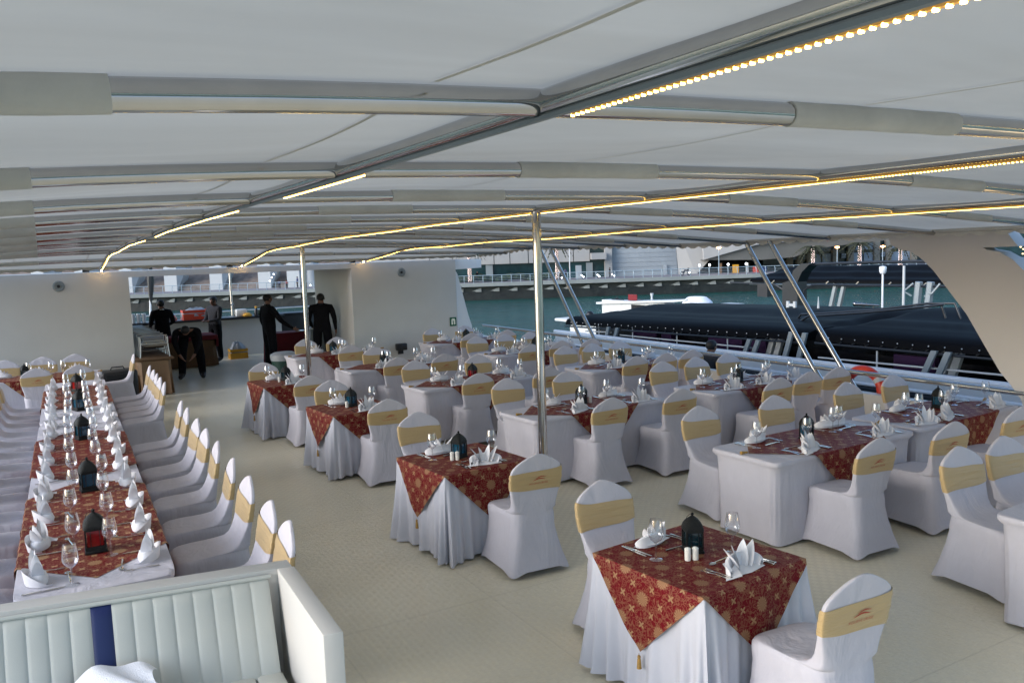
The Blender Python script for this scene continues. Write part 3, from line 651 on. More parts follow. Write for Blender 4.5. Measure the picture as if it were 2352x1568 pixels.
thing('sauce_bottle', (5.15, 23.5, zt), 'dark sauce bottle with yellow cap on the bar', 'bottle', [('bottle', bx().lathe([(.05, 0), (.055, .15), (.03, .2), (.03, .22)], 12), 'black_plastic'), ('cap', bx().lathe([(.034, .22), (.034, .27), (.001, .275)], 12), 'yellow_plastic')])
thing('sauce_bottle', (5.38, 23.55, zt), 'clear bottle with a red label on the bar', 'bottle', [('bottle', bx().lathe([(.045, 0), (.05, .2), (.02, .27), (.02, .3), (.001, .3)], 12), 'bag'), ('label_band', bx().lathe([(.0515, .07), (.0515, .14)], 12), 'red_plastic')])
thing('green_herbs', (5.27, 23.8, zt), 'bunch of green herbs between the two bottles on the bar', 'herbs', [('leaves', blob(.26, .2, .14, 8), 'hedge')])
thing('bread_basket', (5.62, 23.6, zt), 'pale bread basket near the right end of the bar', 'basket', [('basket', blob(.30, .22, .10, 11), 'beige')])
thing('napkin_pile', (5.2-1.15, 23.45, zt), 'small white pile on the bar between crate and tap', 'napkins', [('pile', bx().box((0, 0, .04), (.22, .18, .07), bev=.01), 'ceramic')])
thing('awning_pole', (4.72, 24.6, 0), 'thin steel pole rising behind the bar', 'pole', [('shaft', bx().tube([(0, 0, 0), (0, 0, 2.34)], .03, 10), 'steel_dull')])
thing('furled_flag', (1.98+.9, 27.5, 0), 'dark furled flag on a slanted white staff behind the bar', 'flag', [('staff', bx().tube([(-.1, 0, 0.05), (.12, 0, 3.2)], .03, 8), 'paint_cool'), ('flag', bx().tube([(.0, 0, 1.35), (.03, 0, 1.7), (.06, .03, 2.1), (.07, 0, 2.6)], [.02, .07, .10, .05], 8), 'frame_black')])
thing('stern_rail', (3.7, 27.6, 0), 'steel railing at the far end of the deck behind the bar', 'railing', [('bar', bx().tube([(-4, 0, 1.02), (5.2, 0, 1.02)], .025, 8), 'steel_dull'), ('post', bx().tube([(3.0, 0, 0), (3.0, 0, 1.0)], .02, 8).tube([(1.0, 0, 0), (1.0, 0, 1.0)], .02, 8), 'steel_dull')])
thing('equipment_case', (5.55, 22.9-.1, 0), 'large black case standing behind the red-draped table', 'case', [('body', bx().box((.75, 1.2, .52), (1.5, .6, 1.02), bev=.03), 'black_plastic'), ('lid', bx().box((.75, 1.2, 1.05), (1.54, .64, .05), bev=.01), 'frame_black')])
def draped(w_, d, h, seed=0):
    b = bx(); rs = []; n = 72
    for z, f in ((h, 1), (h-.02, 1.01), (h*.6, 1.02), (h*.3, 1.035), (.02, 1.05)):
        ring = []
        for k in range(n):
            t = 2*pi*k/n; c, s = cos(t), sin(t); e_ = 2/9
            x = w_/2*math.copysign(abs(c)**e_, c); y = d/2*math.copysign(abs(s)**e_, s); wv = 1+(1-z/h)*.03*sin(t*14+seed)
            ring.append((x*f*wv, y*f*wv, z))
        rs.append(ring)
    rs.reverse(); return b.rings(rs)
thing('draped_table', (5.35, 20.9, 0), 'table draped in dark red cloth between the two right waiters', 'table', [('cloth', draped(1.15, .6, .78), 'red_cloth')])
thing('plate_stack', (5.62, 20.65, .782), 'white plate on the dark red table', 'plate', [('plate', bx().lathe([(.04, 0), (.12, .015), (.13, .03), (.001, .02)], 18), 'ceramic')])
thing('red_cushion', (5.85, 18.6, 0), 'bright red draped stool against the side wall behind the far tables', 'stool', [('cloth', draped(.35, .5, .55), 'red_cloth')])
thing('cup_rack', (5.78, 19.9, 0), 'grey stack of cup racks against the side wall', 'rack', [('rack', bx().box((0, 0, .45), (.42, .4, .88), bev=.01), 'boat_grey'), ('rim', bx().box((0, 0, .91), (.44, .42, .03), bev=.005), 'paper')])
thing('waste_bin', (4.22, 17.0, 0), 'dark green bin under a clear bag beside the fifth table', 'bin', [('body', bx().lathe([(.20, 0), (.26, .62), (.001, .61)], 20), 'green_plastic'), ('bag_liner', bx().lathe([(.262, .54), (.275, .60), (.27, .66), (.19, .70), (.001, .71)], 20), 'bag')])
thing('food_crate', (4.72-.25, 22.9, 0), 'yellow crate with a clear bag on the floor by the bar', 'crate', [('basket', crate(.46, .36, .26), 'yellow_plastic'), ('bag_liner', blob(.46, .36, .42, 21), 'bag')])
thing('food_crate', (5.42, 22.4, 0), 'orange-red crate on the floor behind the standing waiter', 'crate', [('basket', crate(.6, .4, .24), 'red_plastic'), ('bag_liner', blob(.5, .36, .40, 25), 'bag')])
thing('draped_table', (2.75, 22.0, 0), 'table with red cloth and brown skirt beside the bending waiter', 'table', [('skirt', draped(1.9, .8, .66, 2), 'brown_cloth'), ('cloth', bx().box((0, 0, .73), (2.0, .9, .12), bev=.03).box((.98, 0, .60), (.05, .86, .2)), 'red_cloth')])
# buffet with chafing dishes
bf = thing('buffet_table', (1.82, 19.35, 0), 'brown wooden buffet table running away through the opening', 'buffet', [('skirt', draped(.68, 3.6, .70, 1), 'oak'), ('top', bx().box((0, 0, .72), (.74, 3.66, .04), bev=.01), 'brown_cloth')])
bf.children[0].active_material = Mt['oak']
ch0 = empty('chafing_dish', (1.86, 17.85, .742), 0, 'chrome chafing dish, nearest of the row on the buffet', 'chafing dish', 'chafing dishes in a row on the buffet')
for sx in (-1, 1):
    for sy in (-1, 1): b = bx(); b.tube([(sx*.27, sy*.15, 0), (sx*.25, sy*.14, .22), (sx*.25, sy*.14, .40)], .014, 8); b.build('leg', Mt['steel_dull'], ch0)
b = bx(); b.tube([(-.25, -.14, .14), (.25, -.14, .14)], .008, 6); b.build('crossbar', Mt['silver'], ch0)
bx().box((0, 0, .26), (.48, .30, .10), bev=.02).build('pan', Mt['silver'], ch0)
b = bx(); b.tube([(-.19, 0, .31), (.19, 0, .31)], .13, 20); b.build('lid', Mt['silver'], ch0)
b = bx(); b.tube([(-.24, -.17, .43), (.24, -.17, .43)], .011, 8); b.tube([(-.24, -.17, .43), (-.24, -.0, .40)], .008, 6); b.tube([(.24, -.17, .43), (.24, -.0, .40)], .008, 6); b.build('handle', Mt['steel_dull'], ch0)
for k in range(1, 8):
    c = copy_tree(ch0); c.location.y = 17.95+k*.43; c.location.x = 1.86-.01*k; c['label'] = 'chrome chafing dish, %s from the near end of the buffet row' % lab[k]
# black speaker and instrument case on the floor
e = empty('floor_speaker', (1.12, 17.0, 0), R(8), 'bulky black loudspeaker case on the deck by the wall opening', 'speaker')
bx().box((0, 0, .33), (.62, .45, .62), bev=.06).build('cabinet', Mt['black_plastic'], e); bx().tube([(-.12, 0, .64), (-.1, 0, .69), (.1, 0, .69), (.12, 0, .64)], .012, 6).build('handle', Mt['black_plastic'], e)
bx().box((0, -.228, .33), (.5, .01, .5)).build('grille', Mt['frame_black'], e, smooth=False)
# ================================================================ chairs with stretch covers
def yback(z): return lerp(z, [(0, -.300), (.12, -.272), (.30, -.238), (.45, -.222), (.60, -.232), (.80, -.258), (1.0, -.292)])
def ss(c, e_): return math.copysign(abs(c)**(2/e_), c)
def chair_cover():
    rs = []; n = 56
    # z, y_front, half width, exponent
    L = [(0.0, .280, .252, 9), (.05, .270, .241, 9), (.14, .250, .220, 8), (.26, .238, .203, 7), (.36, .236, .199, 6), (.42, .240, .203, 6), (.452, .240, .204, 5.5), (.470, .232, .201, 5), (.480, .212, .197, 5),
         (.485, .16, .194, 5), (.487, .08, .192, 5), (.490, .0, .190, 5), (.496, -.06, .188, 5.5), (.508, -.105, .176, 6), (.530, -.135, .174, 6), (.565, -.158, .178, 6), (.61, -.178, .188, 6), (.66, -.196, .199, 6), (.72, -.209, .208, 6),
         (.78, -.220, .209, 6), (.81, -.228, .207, 6), (.835, -.233, .201, 6), (.858, -.239, .187, 6), (.882, -.245, .161, 6), (.903, -.250, .130, 6), (.922, -.254, .098, 5), (.938, -.259, .066, 4), (.951, -.266, .034, 3), (.956, -.272, .006, 2)]
    for z, yf, hw, e_ in L:
        yb = yback(z); cy, hd = (yf+yb)/2, (yf-yb)/2; ring = []
        for k in range(n):
            t = 2*pi*(k+.5)/n; x = hw*ss(cos(t), e_); y = cy+hd*ss(sin(t), e_); zz = z
            if z < .13:
                cl = (abs(x)/hw)*(abs((y-cy)/hd)); zz = z+.070*(1-cl**2.2)*(1-z/.13)
            if yf-yb > .05 and .13 < z < .44: x *= 1-.035*(1-abs((y-cy)/hd))*sin(pi*(z-.13)/.31)
            if .12 < z < .5: x *= 1-.11*min(1, (z-.12)/.25)*max(0, (yf-y)/(yf-yb))**1.5
            ring.append((x, y, zz))
        rs.append(ring)
    b = bx().rings(rs); return b
def sash_mesh(v):
    r = random.Random(v); rs = []; n = 64; a0, a1 = r.uniform(-.022, .022), r.uniform(-.022, .022)
    for i in range(7):
        f = i/6; ring = []
        for k in range(n):
            t = 2*pi*(k+.5)/n; c = cos(t)
            z = .668+.155*f + (a0+(a1-a0)*f)*c + (.004*sin(t*3+v) if 0 < f < 1 else .005*sin(t*2+v)*f)
            yf = lerp(z, [(.60, -.174), (.66, -.196), (.72, -.209), (.78, -.220), (.85, -.235)])+.004; yb = yback(z)-.004
            hw = lerp(z, [(.60, .187), (.66, .199), (.72, .208), (.78, .209), (.81, .207), (.835, .201)])+.004
            pf = .0015*sin(i*2.7+k*.4+v)
            ring.append(((hw+pf)*ss(c, 6), (yf+yb)/2+((yf-yb)/2+pf)*ss(sin(t), 6), z))
        rs.append(ring)
    return bx().rings(rs, cap1=False)
def text_mesh(txt, size, name, m, shear=.25, thick=0.0):
    cu = bpy.data.curves.new('tx', 'FONT'); cu.body = txt; cu.size = size; cu.shear = shear; cu.align_x = 'CENTER'; cu.resolution_u = 2; cu.space_character = 1.05
    ob = bpy.data.objects.new('tx', cu); C.objects.link(ob); bpy.context.view_layer.update()
    me = bpy.data.meshes.new_from_object(ob.evaluated_get(bpy.context.evaluated_depsgraph_get())); bpy.data.objects.remove(ob)
    return me
def wave_strip(b, x0, x1, z0, amp, th):
    vs = []; n = 14
    for i in range(n+1):
        a = i/n; x = x0+(x1-x0)*a; z = z0+amp*sin(a*pi*1.6-.9)+a*.006; w_ = th*sin(pi*(.08+.84*a)); vs += [(x, 0, z-w_/2), (x, 0, z+w_/2)]
    b.add(vs, [(2*i, 2*i+2, 2*i+3, 2*i+1) for i in range(n)])
logo_b = bx(); tm = text_mesh('XCLUSIVE CRUISE', .0185, 'logo', None)
tv = [(v.co.x, 0, v.co.y) for v in tm.vertices]; logo_b.add(tv, [tuple(p.vertices) for p in tm.polygons])
wave_strip(logo_b, -.045, .055, .034, .006, .008); wave_strip(logo_b, -.022, .06, .050, .005, .006)
bpy.data.meshes.remove(tm)
# stands on the sash's back: faces -y, reads left to right for someone behind the chair
th_ = math.atan2(-(yback(.80)-yback(.70)), .10)
logo_b.xf(Matrix.Translation((.01, (yback(.73))-.0062, .715)) @ Matrix.Rotation(th_, 4, 'X'))
CH = []
for v in range(5):
    ch = empty('banquet_chair', (0, 0, -50), 0)
    chair_cover().build('seat_cover', Mt['spandex'], ch, ang=70)
    sa = sash_mesh(v*3+1).build('sash', Mt['sash'], ch, ang=60)
    if v < 3: logo_b.build('logo_print', Mt['red_print'], sa, smooth=False, fixn=False)
    CH.append(ch)
for c_ in CH[1:]: c_.children[0].data = CH[0].children[0].data
def chair(x, y, face, label, group, v=None, dr=0, cool=False):
    """x, y = where the top of the back is; face: heading the sitter looks to (deg, 0 = +y, anticlockwise)"""
    src = CH[rnd.choice((0, 1, 2)) if v is None else v]; c = copy_tree(src)
    a = R(face+dr); off = Vector((-sin(a), cos(a), 0))*.285
    c.location = (x+off.x*1.08, y+off.y*1.08-.05, 0); c.rotation_euler = (0, 0, a); c.scale = (1.09, 1.12, 1.03); tag(c, label, 'chair', group); return c
# ================================================================ tables
def rectring(hx, hy, n, r=.02):
    out = []; per = 4*(hx+hy)
    for k in range(n):
        s = (k+.5)/n*per
        if s < 2*hx: p = (-hx+s, -hy); nn = (0, -1)
        elif s < 2*hx+2*hy: p = (hx, -hy+s-2*hx); nn = (1, 0)
        elif s < 4*hx+2*hy: p = (hx-(s-2*hx-2*hy), hy); nn = (0, 1)
        else: p = (-hx, hy-(s-4*hx-2*hy)); nn = (-1, 0)
        # corner closeness
        cx = max(0, 1-(hx-abs(p[0]))/.20); cy = max(0, 1-(hy-abs(p[1]))/.20); cc = cx*cy
        n2 = Vector((nn[0]+cc*math.copysign(.7, p[0])*(nn[0] == 0), nn[1]+cc*math.copysign(.7, p[1])*(nn[1] == 0), 0))
        out.append((p, n2, s, cc))
    return out
def skirt_table(hx, hy, seed):
    r = random.Random(seed); n = 360; base = rectring(hx, hy, n); ph = [r.uniform(0, 6.28) for _ in range(6)]; rs = []
    lv = [.03, .012, 0.0, -.012, -.03, -.10, -.20, -.32, -.45, -.58, -.68, -.725]
    for i, d in enumerate(lv):
        ring = []
        for (p, nn, s, cc) in base:
            if d > 0: q = (p[0]*(1-d*1.2/hx), p[1]*(1-d*1.2/hy), .75)
            else:
                f = (-d/.74)**1.25; wv = .6*sin(s*15+ph[0]+.8*sin(s*4+ph[1]))+.3*sin(s*27+ph[2])+.3*sin(s*8+ph[3])
                o_ = f*(.012+.028*wv)+.004*(1 if d < 0 else 0); o_ += cc*f*.03+f*(.010+.050*cc)*sin(s*66+ph[4]+1.2*sin(s*7+ph[1])); f2 = max(0, (-d-.08)/.66); o_ += .020*f2*sin(s*38+ph[5]+1.5*sin(s*5))
                zz = .75+d+(.012*sin(s*7+ph[5]) if i == len(lv)-1 else 0)
                q = (p[0]+nn.x*o_, p[1]+nn.y*o_, zz-(.006 if d == 0 else 0))
            ring.append(q)
        rs.append(ring)
    rs.reverse(); return bx().rings(rs)
def spandex_table(hx, hy):
    rs = []; n = 88
    L = [(0, .955, .94), (.06, .955, .935), (.2, .955, .92), (.4, .96, .93), (.6, .972, .955), (.68, .982, .97), (.705, .992, .985), (.715, 1.0, 1.0), (.742, 1.0, 1.0), (.749, .994, .988), (.75, .97, .95)]
    for z, fx, fy in L:
        ring = []
        for k in range(n):
            t = 2*pi*(k+.5)/n; e_ = 18 if z > .69 else 11; x = hx*fx*ss(cos(t), e_); y = hy*fy*ss(sin(t), e_); zz = z
            if z < .05: cl = abs(x/hx/fx*y/hy/fy); zz = z+.035*(1-cl**4)
            if .1 < z < .68: q_ = 1+.006*sin(t*22+hx*9)*(z < .6); x *= q_; y *= q_
            ring.append((x, y, zz))
        rs.append(ring)
    return bx().rings(rs)
def topper_patch(b, hx, hy, d, z, ox=0, oy=0, seed=0, zl=.0015):
    """square cloth turned 45 deg: flat where |x|+|y|<d inside the table, hanging points over the sides"""
    r = random.Random(seed); N = 44
    def zt_(x, y): return z
    # flat part: intersection of diamond and rectangle, as scan rows
    ys = []
    y0, y1 = max(-hy, oy-d), min(hy, oy+d); n = 24
    rows = []
    for i in range(n+1):
        y = y0+(y1-y0)*i/n; w_ = max(d-abs(y-oy), 0); xa, xb = max(-hx, ox-w_), min(hx, ox+w_)
        rows.append((y, xa, xb))
    vs = []; uv = []; m = 16
    for y, xa, xb in rows:
        for j in range(m+1):
            x = xa+(xb-xa)*j/m; vs.append((x, y, z)); uv.append(((x-ox+y-oy)*.7071, (y-oy-x+ox)*.7071))
    b.add(vs, [(i*(m+1)+j, i*(m+1)+j+1, (i+1)*(m+1)+j+1, (i+1)*(m+1)+j) for i in range(n) for j in range(m)], uv)
    tips = []
    for (ax, sg, h, oo, ot, ht) in (('x', 1, hx, ox, oy, hy), ('x', -1, hx, ox, oy, hy), ('y', 1, hy, oy, ox, hx), ('y', -1, hy, oy, ox, hx)):
        reach = d-(h-sg*oo)
        if reach <= .01:
            # tip lies on the table
            tp = (oo+sg*d, ot, z) if ax == 'x' else (ot, oo+sg*d, z); tips.append((tp, ax, sg, False)); continue
        vs = []; uv = []; ns, nt_ = 14, 24; ph = r.uniform(0, 6)
        for i in range(ns+1):
            s = reach*i/ns; wd = reach-s
            for j in range(nt_+1):
                t = -1+2*j/nt_; a = ot+t*wd; a = max(-ht-s*.35-.004, min(ht+s*.35+.004, a)) if s < .12 else a
                # bend over the edge
                out = (.012*min(1, s/.02) + .008*sin(a*16+ph)*min(1, s/.15) + (.066 if hx == hy else .02)*(s/.74)**1.1 + .004*abs(t)*sin(ph+a*30)); out = max(out, .006*min(1, s/.01))
                zz = z-max(0, s-.006); 
                if i == 0: out = 0; zz = z
                p = (oo*0+sg*(h+out), a, zz) if ax == 'x' else (a, sg*(h+out), zz)
                cx_, cy_ = ((sg*(h+s), a) if ax == 'x' else (a, sg*(h+s)))
                vs.append(p); uv.append(((cx_-ox+cy_-oy)*.7071, (cy_-oy-cx_+ox)*.7071))
        b.add(vs, [(i*(nt_+1)+j, i*(nt_+1)+j+1, (i+1)*(nt_+1)+j+1, (i+1)*(nt_+1)+j) for i in range(ns) for j in range(nt_)], uv)
        oo_ = .012+(.066 if hx == hy else .02)*(reach/.74)**1.1; tp = (sg*(h+oo_), ot, z-reach) if ax == 'x' else (ot, sg*(h+oo_), z-reach); tips.append((tp, ax, sg, True))
    return tips
def tassel_mesh(tp, ax, sg, hang):
    b = bx()
    if hang:
        b.lathe([(.002, 0), (.002, -.012), (.009, -.014), (.010, -.026), (.006, -.029), (.010, -.034), (.014, -.088), (.001, -.089)], 10, tp)
    else:
        b.lathe([(.002, 0), (.002, -.012), (.009, -.014), (.010, -.026), (.006, -.029), (.010, -.034), (.016, -.080), (.001, -.081)], 10)
        d = Vector((sg, .25, 0)) if ax == 'x' else Vector((.25, sg, 0)); b.xf(Matrix.Translation(Vector(tp)+Vector((0, 0, .012))) @ d.to_track_quat('-Z', 'Y').to_matrix().to_4x4())
    return b
TABLES = {}
def table(key, cx, cy, hx, hy, rot, kind, desc, seed=0, topper=True, mk='brocade', d=.88, oy=0):
    e = empty('banquet_table', (cx, cy, 0), R(rot), desc, 'table', 'white-covered dining tables')
    if kind == 'skirt': skirt_table(hx, hy, seed).build('cloth_cover', Mt['linen'], e, ang=70)
    else: spandex_table(hx, hy).build('stretch_cover', Mt['spandex'], e, ang=50)
    if topper:
        t = empty('table_overlay', (cx, cy, 0), R(rot), 'red and gold brocade overlay on the '+TN[key], 'overlay cloth', 'red brocade overlays')
        b = bx(); tips = topper_patch(b, hx, hy, d, .7545, 0, oy, seed); b.build('cloth', Mt[mk], t, ang=50, weld=False)
        for tp in tips: tassel_mesh(*tp).build('tassel', Mt['tassel'], t)
    TABLES[key] = (cx, cy, R(rot), hx, hy, desc); return e
# ---------------------------------------------------------------- tableware prototypes
def hide(o): o.location = (0, 0, -50)
def leaf(b, base, d, L, w_, curl, th=.0022, lean=.25, n=8, fold=.35):
    """pointed upright petal of folded linen, slightly hollow"""
    base = Vector(base); d = Vector(d).normalized(); side = Vector((-d.y, d.x, 0)); vs = []; m = 4
    for i in range(n+1):
        a = i/n; wd = w_*(math.sin(pi*min(1, .30+.70*a))**.8 if a < .999 else 0.0); up = L*a; out = lean*up+curl*a*a*L
        for j in range(m+1):
            t = -1+2*j/m; p = base+d*(out-fold*wd*(1-t*t)*-.6)+side*(t*wd)+Vector((0, 0, up-.10*abs(t)*wd)); vs.append(p)
    k = len(vs); fs = [(i*(m+1)+j, (i+1)*(m+1)+j, (i+1)*(m+1)+j+1, i*(m+1)+j+1) for i in range(n) for j in range(m)]
    b.add(vs, fs); b.add([v-d*th for v in vs], [f[::-1] for f in fs])
def napkin(v):
    r = random.Random(v+5); b = bx(); n = 18; vs = []
    # boat-shaped rolled base, open towards -y
    for i in range(n+1):
        a = i/n; t = pi*(-.08+1.16*a); R_ = .072; x = -R_*cos(t)*1.35; y = -.015+R_*sin(t)*.62; h = .018+.040*sin(pi*a)**.7; o_ = .010
        vs += [(x, y, .001), (x*1.05, y*1.08, h), (x*.90, y*.86-.004, h+.004), (x*.80, y*.7-.01, .004)]
    b.add(vs, [(4*i+j, 4*i+4+j, 4*i+5+j, 4*i+1+j) for i in range(n) for j in range(3)])
    b.add([(-.10, -.035, .001), (.10, -.035, .001), (.055, .05, .02), (-.055, .05, .02), (0, -.05, .001)], [(0, 4, 1, 2, 3)])
    b.add([(-.105, -.012, .001), (-.15, -.05, .004), (-.06, -.055, .003), (-.04, .0, .030)], [(0, 1, 2, 3)])
    k = 5 if v != 1 else 4
    for i in range(k):
        a = (i-(k-1)/2)/(k-1)*2; leaf(b, (a*.030, .012-.012*abs(a), .012), (a*.9, .25+.3*r.uniform(-1, 1)*.3, 0), .100-.022*abs(a)+.014*r.uniform(-1, 1), .025, .25*abs(a)+.1, lean=.30*abs(a)+.05)
    return b
NAP = []
for v in range(3):
    o = napkin(v).build('folded_napkin', Mt['napkin'], ang=60, fixn=False); hide(o); NAP.append(o)
    tag(o, kind='proto')
# fan napkins standing on the long row
def fan(v):
    r = random.Random(v); b = bx(); b.lathe([(.001, .0), (.05, 0), (.055, .018), (.045, .04), (.02, .045), (.001, .045)], 16, sx=1.35, sy=.75)
    for i in range(5):
        a = (i-2)/2; leaf(b, (a*.028, 0, .025), (a, .15, 0), .125-.03*abs(a)+.01*r.uniform(-1, 1), .024, .2*abs(a), lean=.32*abs(a)+.02)
    vs = []
    for i in range(15):
        t = pi*(-.1+1.2*i/14); vs += [(-.075*cos(t)*1.2, -.02+.07*sin(t), .002), (-.08*cos(t)*1.25, -.02+.078*sin(t), .055*sin(max(0, min(pi, t)))+.012)]
    b.add(vs, [(2*i, 2*i+2, 2*i+3, 2*i+1) for i in range(14)]); return b
for v in (3, 4):
    o = fan(v).build('folded_napkin', Mt['napkin'], ang=60, fixn=False); hide(o); NAP.append(o); tag(o, kind='proto')
def wine_glass():
    e = empty('wine_glass', (0, 0, -50))
    prof = [(.0335, .0), (.0335, .002), (.02, .005), (.006, .010), (.0042, .03), (.0040, .075), (.006, .088), (.016, .096), (.028, .106), (.0365, .122), (.0395, .138), (.0385, .158), (.0345, .184), (.0295, .212), (.0285, .2125)]
    bx().lathe([p for p in prof if p[1] <= .088], 20).build('stem', Mt['glass'], e)
    bx().lathe([p for p in prof if p[1] >= .088], 24).build('bowl', Mt['glass'], e)
    return e
WG = wine_glass()
def fork():
    b = bx(); pts = [(0, -.10, .003), (0, -.06, .006), (0, 0, .008), (0, .035, .005), (0, .05, .004)]
    for (a, c, w0, w1) in ((0, 1, .009, .007), (1, 2, .007, .0035), (2, 3, .0035, .004), (3, 4, .004, .011)):
        p, q_ = pts[a], pts[c]; b.add([(-w0, p[1], p[2]), (w0, p[1], p[2]), (w1, q_[1], q_[2]), (-w1, q_[1], q_[2]), (-w0, p[1], p[2]-.0018), (w0, p[1], p[2]-.0018), (w1, q_[1], q_[2]-.0018), (-w1, q_[1], q_[2]-.0018)], [(0, 1, 2, 3), (7, 6, 5, 4), (0, 4, 5, 1), (3, 2, 6, 7), (0, 3, 7, 4), (1, 5, 6, 2)])
    for k in range(4): b.box((-.009+k*.006, .072, .0055), (.0026, .045, .0016))
    return b
def knife():
    b = bx(); b.box((0, -.06, .006), (.014, .10, .006), bev=.002); b.prism([(-.008, -.01), (.008, -.01), (.009, .06), (.005, .10), (-.004, .11), (-.007, .09)], 'z', .0035, .0052); return b
def spoon():
    b = bx(); b.tube([(0, -.10, .004), (0, -.04, .006), (0, .03, .008), (0, .05, .006)], [.006, .005, .003, .004], 6); b.ball((0, .072, .006), .021, 12, 6, (.8, 1.25, .22)); return b
FK = fork().build('fork', Mt['cutlery'], smooth=False); KN = knife().build('table_knife', Mt['cutlery'], smooth=False); SP = spoon().build('spoon', Mt['cutlery'])
for o in (FK, KN, SP): hide(o); tag(o, kind='proto')
def lantern(pane):
    e = empty('lantern', (0, 0, -50)); m_ = 'lantern_metal'; s_ = .050
    b = bx(); b.box((0, 0, .008), (.118, .118, .016), bev=.003); b.box((0, 0, .022), (.106, .106, .012)); b.build('base', Mt[m_], e)
    b = bx()
    for sx in (-1, 1):
        for sy in (-1, 1): b.box((sx*s_, sy*s_, .086), (.009, .009, .116))
    for z in (.034, .138):
        for s in (-1, 1): b.box((0, s*s_, z), (.091, .007, .012)); b.box((s*s_, 0, z), (.007, .091, .012))
    for s in (-1, 1):
        for x in (-.024, .024): b.box((x, s*s_, .086), (.003, .004, .092)); b.box((s*s_, x, .086), (.004, .003, .092))
    b.build('frame', Mt[m_], e)
    for k in range(4):
        o = bx().box((0, 0, 0), (.084, .002, .095)).build('glass_pane', Mt[pane], e, smooth=False); o.rotation_euler = (0, 0, k*pi/2); o.location = (sin(k*pi/2)*.0455, -cos(k*pi/2)*.0455, .086)
    b = bx(); rr_ = []
    for r_, z_, e_ in ((.060, .143, 9), (.0605, .150, 8), (.059, .162, 6), (.0545, .178, 5), (.046, .194, 4), (.034, .209, 3), (.020, .221, 2.4), (.009, .229, 2), (.004, .234, 2)): rr_.append([(r_*ss(cos(2*pi*(k_+.5)/32), e_), r_*ss(sin(2*pi*(k_+.5)/32), e_), z_) for k_ in range(32)])
    b.rings(rr_)
    b.build('pierced_dome', Mt[m_], e, ang=30)
    b = bx(); b.ball((0, 0, .240), .010, 10, 8); b.build('knob', Mt[m_], e)
    bx().tube([(0, 0, .236), (-.018, 0, .238), (-.034, 0, .226), (-.042, 0, .206), (-.040, 0, .196)], .0018, 6).build('handle', Mt[m_], e)
    return e
LN = {k: lantern(k+'_pane') for k in ('blue', 'red', 'teal')}
def shaker():
    e = empty('shaker', (0, 0, -50))
    bx().lathe([(.001, 0), (.0175, 0), (.019, .004), (.0185, .062)], 20).build('body', Mt['ceramic'], e); bx().lathe([(.0185, .062), (.020, .066), (.017, .072), (.009, .077), (.001, .078)], 20).build('top', Mt['ceramic'], e); return e
SK = shaker()
def put(src, tk, lx, ly, rz, label, cat, group, z=None, sc=1):
    cx, cy, a, hx, hy, desc = TABLES[tk]; c = copy_tree(src)
    if 'kind' in c.keys(): del c['kind']
    onred = (abs(lx)+abs(ly) < .8)
    c.location = (cx+lx*cos(a)-ly*sin(a), cy+lx*sin(a)+ly*cos(a), z if z is not None else (.7562 if onred else .7515)); c.rotation_euler = (0, 0, a+rz); c.scale = (sc, sc, sc)
    return tag(c, label, cat, group)
def setting(tk, lx, side, seat, full=2, fanv=False, nap=None, glass=True):
    """one place setting; side: +1 far edge of table, -1 near edge, 'L'/'R' for the sides of the long row"""
    cx, cy, a, hx, hy, desc = TABLES[tk]; short = TN[tk]
    def loc(u, v):   # u along the edge to the sitter's right, v inward from the edge
        if side == -1: return lx+u, -hy+v, 0
        if side == 1: return lx-u, hy-v, pi
        if side == 'R': return hx-v, lx+u, pi/2
        return -hx+v, lx-u, -pi/2
    at = '%s of the %s' % (seat, short)
    j = lambda q_: rnd.uniform(-q_, q_)
    u, v, r0 = loc(0+j(.015), .13+j(.015)); pr = NAP[nap if nap is not None else rnd.choice((3, 4) if fanv else (0, 1, 2))]
    put(pr, tk, u, v, r0+j(.35)+(pi if fanv else 0), 'folded white napkin at '+at, 'napkin', 'folded napkins', sc=1.42 if not fanv else 1.35)
    for k in range(full):
        u, v, r0 = loc(-.165-k*.030+j(.006), .17+j(.015)); put(FK, tk, u, v, r0+j(.14), ('fork' if full == 1 else ['inner fork', 'outer fork'][k])+' at '+at, 'fork', 'forks laid on the tables')
        u, v, r0 = loc(.165+k*.026+j(.006), .16+j(.015)); put(KN, tk, u, v, r0+j(.06), ('knife' if full == 1 else ['inner knife', 'outer knife'][k])+' at '+at, 'knife', 'knives laid on the tables')
    u, v, r0 = loc(-.03+j(.03), .285+j(.01)); put(SP, tk, u, v, r0+pi/2+j(.25), 'spoon at '+at, 'spoon', 'spoons laid on the tables')
    if glass:
        u, v, r0 = loc(.17+j(.03), .31+j(.02)); put(WG, tk, u, v, 0, 'empty wine glass at '+at, 'wine glass', 'wine glasses on the tables', sc=1.14)
TN = {'T1': 'front aisle table', 'T2': 'second aisle table', 'T3': 'third aisle table', 'T4': 'farthest aisle table',
      'M1': 'nearest middle-row table', 'M2': 'second middle-row table', 'M3': 'third middle-row table', 'M4': 'fourth middle-row table', 'M5': 'farthest middle-row table',
      'N1': 'nearest railside table', 'N2': 'second railside table', 'N3': 'third railside table', 'N4': 'fourth railside table', 'N5': 'farthest railside table',
      'R1': 'cut-off bottom-right table', 'X0': 'cross table by the left wall', 'L1': 'long row first table', 'L2': 'long row second table', 'L3': 'long row third table', 'L4': 'long row fourth table', 'L5': 'long row last table'}
